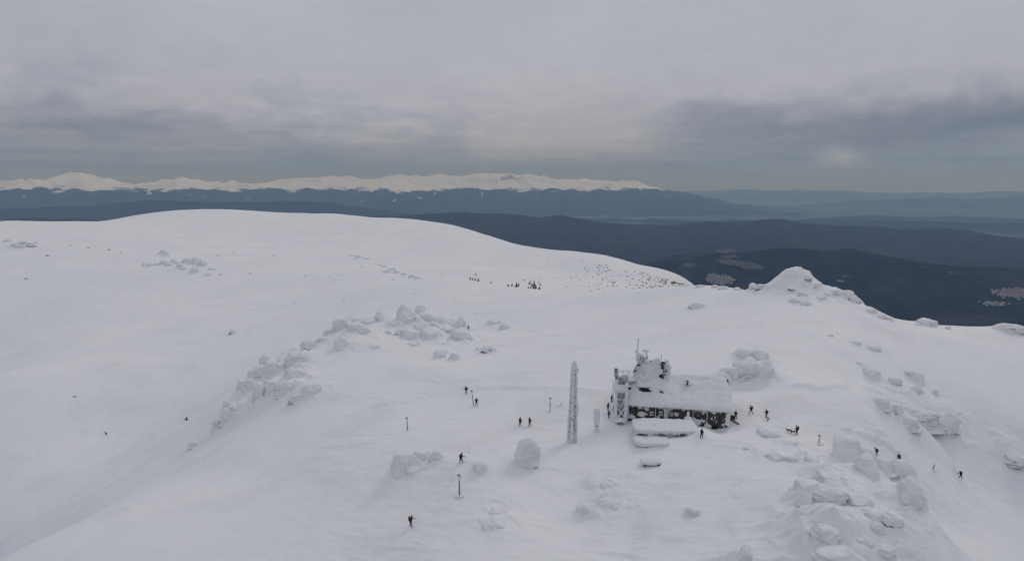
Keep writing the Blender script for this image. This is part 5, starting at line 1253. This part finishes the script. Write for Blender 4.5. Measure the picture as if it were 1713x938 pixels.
def village(px, py, wpx, hpx, n, label, seed, nf):
    rr = random.Random(seed); b = MB(); fr = random.Random(seed + 1)
    for k in range(n + nf):
        u = rr.gauss(0, .36); v = rr.gauss(0, .36)
        if abs(u) > 1 or abs(v) > 1: continue
        th, D = vhit(px + u * wpx * .5 + v * wpx * .12, py + v * hpx * .5); x, y = D * math.sin(th), D * math.cos(th); z = vz(th, D); a = rr.uniform(0, 3.1); rot = Matrix.Rotation(a, 3, 'Z')
        if k < n:
            L, w_, h_ = rr.uniform(6, 13), rr.uniform(5, 8), rr.uniform(3, 6); b.cur = 0; b.box((x, y, z + h_), (L, w_, h_ + 3), rot); b.cur = 1 if rr.random() < .62 else 2
            P = [rot @ Vector(q) + Vector((x, y, z + 2 * h_ + 3.1)) for q in ((-L - 1, -w_ - 1, 0), (L + 1, -w_ - 1, 0), (L + 1, w_ + 1, 0), (-L - 1, w_ + 1, 0), (-L, 0, 4), (L, 0, 4))]
            b.add(P, [(0, 1, 5, 4), (2, 3, 4, 5), (0, 4, 3), (1, 2, 5), (3, 2, 1, 0)])
        else:
            b.cur = 1; r0 = rr.uniform(6, 22); pts = []
            for j in range(9):
                t = j / 9 * 6.283; rj = r0 * rr.uniform(.5, 1.2); q = rot @ Vector((math.cos(t) * rj, math.sin(t) * rj * 1.9, 0)); xx, yy = x + q.x, y + q.y
                pts.append(Vector((xx, yy, vz(math.atan2(xx, yy), math.hypot(xx, yy)) + 5)))
            b.add(pts + [Vector((x, y, z + 6))], [(j, (j + 1) % 9, 9) for j in range(9)])
    o = b.build('village', [M_HOUSEW, M_SHEET, M_TILE], None, label=label, kind='stuff')
village(1203, 469, 50, 17, 320, 'village of snow covered roofs', 5, 170)
village(1705, 492, 100, 20, 330, 'village of snow covered roofs', 7, 90)
village(1662, 509, 60, 9, 25, 'village of snow covered roofs', 8, 16)
village(1405, 472, 20, 2, 5, 'farm buildings', 9, 5)
def pasture(pts, seed, m=None):
    """an irregular patch of open ground draped over the valley"""
    b = MB(); n = len(pts); W_ = []
    for (px, py) in pts:
        th, D = vhit(px, py); W_.append((D * math.sin(th), D * math.cos(th)))
    cx = sum(p[0] for p in W_) / n; cy = sum(p[1] for p in W_) / n; rings = 8; V = []; rr = random.Random(seed)
    M_ = 6; full = []
    for i in range(n):
        for j in range(M_):
            t = j / M_; a, c = W_[i], W_[(i + 1) % n]; jx = rr.uniform(-1, 1) * 14; full.append((a[0] + (c[0] - a[0]) * t + jx, a[1] + (c[1] - a[1]) * t + jx * 3))
    N = len(full)
    for r_ in range(rings + 1):
        for (x, y) in full:
            k = r_ / rings; xx, yy = cx + (x - cx) * k, cy + (y - cy) * k; V.append(Vector((xx, yy, vz(math.atan2(xx, yy), math.hypot(xx, yy)) + 9)))
    b.add(V, [(r_ * N + j, r_ * N + (j + 1) % N, (r_ + 1) * N + (j + 1) % N, (r_ + 1) * N + j) for r_ in range(rings) for j in range(N)])
    b.build('pasture', m or M_TAN, None, kind='structure')
pasture([(1196, 436), (1215, 434), (1236, 438), (1262, 443), (1278, 447), (1276, 454), (1255, 453), (1230, 447), (1205, 442)], 3)
pasture([(1206, 428), (1228, 426), (1236, 430), (1224, 434), (1208, 433)], 4)
pasture([(1140, 444), (1158, 441), (1166, 444), (1150, 449)], 5)
pasture([(1196, 420), (1224, 418), (1232, 421), (1206, 424)], 6)

# open snowy clearings and ski runs on the dark foot of the distant range
M_CLEAR = mat('snowy_clearing', (.50, .53, .60), .95)
def far_clearing(px, py, wpx, hpx, seed):
    th, s_ = pdir(px, py); D = np.exp(np.linspace(math.log(18000), math.log(60000), 1500)); z = far_height(np.full_like(D, th), D)
    k = np.nonzero((z - CAMZ) / D >= s_)[0]
    if not len(k): return
    D0 = float(D[k[0]]); x0, y0 = D0 * math.sin(th), D0 * math.cos(th); k_ = px2m(y0, py); rr = random.Random(seed)
    rx = wpx * k_ * .5; z0 = z[k[0]]; up = float(z[min(k[0] + 12, len(z) - 1)] - z0); dd = float(D[min(k[0] + 12, len(D) - 1)] - D0); g_ = max(up / dd, .02) + .012
    ry = min(hpx * k_ * .5 / g_, 900); ring = [(math.cos(t) * rx * rr.uniform(.5, 1.1), math.sin(t) * ry * rr.uniform(.5, 1.1)) for t in np.linspace(0, 6.283, 13)[:-1]]
    P = [(0, 0)] + [(a * f, b * f) for f in (.5, 1.0) for a, b in ring]; X = np.array([x0 + p[0] for p in P]); Y = np.array([y0 + p[1] for p in P])
    Z = far_height(np.arctan2(X, Y), np.hypot(X, Y)) + 35; n = 12
    b = MB(); b.add([Vector((float(a), float(c), float(d))) for a, c, d in zip(X, Y, Z)], [(0, 1 + j, 1 + (j + 1) % n) for j in range(n)] + [(1 + j, 1 + n + j, 1 + n + (j + 1) % n, 1 + (j + 1) % n) for j in range(n)])
    b.build('snowy_clearing', M_CLEAR, None, kind='structure')
for k, q in enumerate([(250, 324.5, 9, 3), (320, 328, 15, 2), (342, 330, 6, 2), (40, 330, 7, 2), (415, 334, 12, 2), (437, 332, 6, 2), (576, 316, 6, 4), (604, 338, 14, 2), (702, 332, 18, 2), (660, 336, 9, 2), (500, 331, 8, 2), (492, 322, 7, 1.5), (806, 326, 4, 5), (728, 324, 3, 6), (630, 323, 6, 1.5), (900, 334, 6, 2), (962, 333, 4, 2), (1116, 328, 4, 2)]): far_clearing(*q, k)
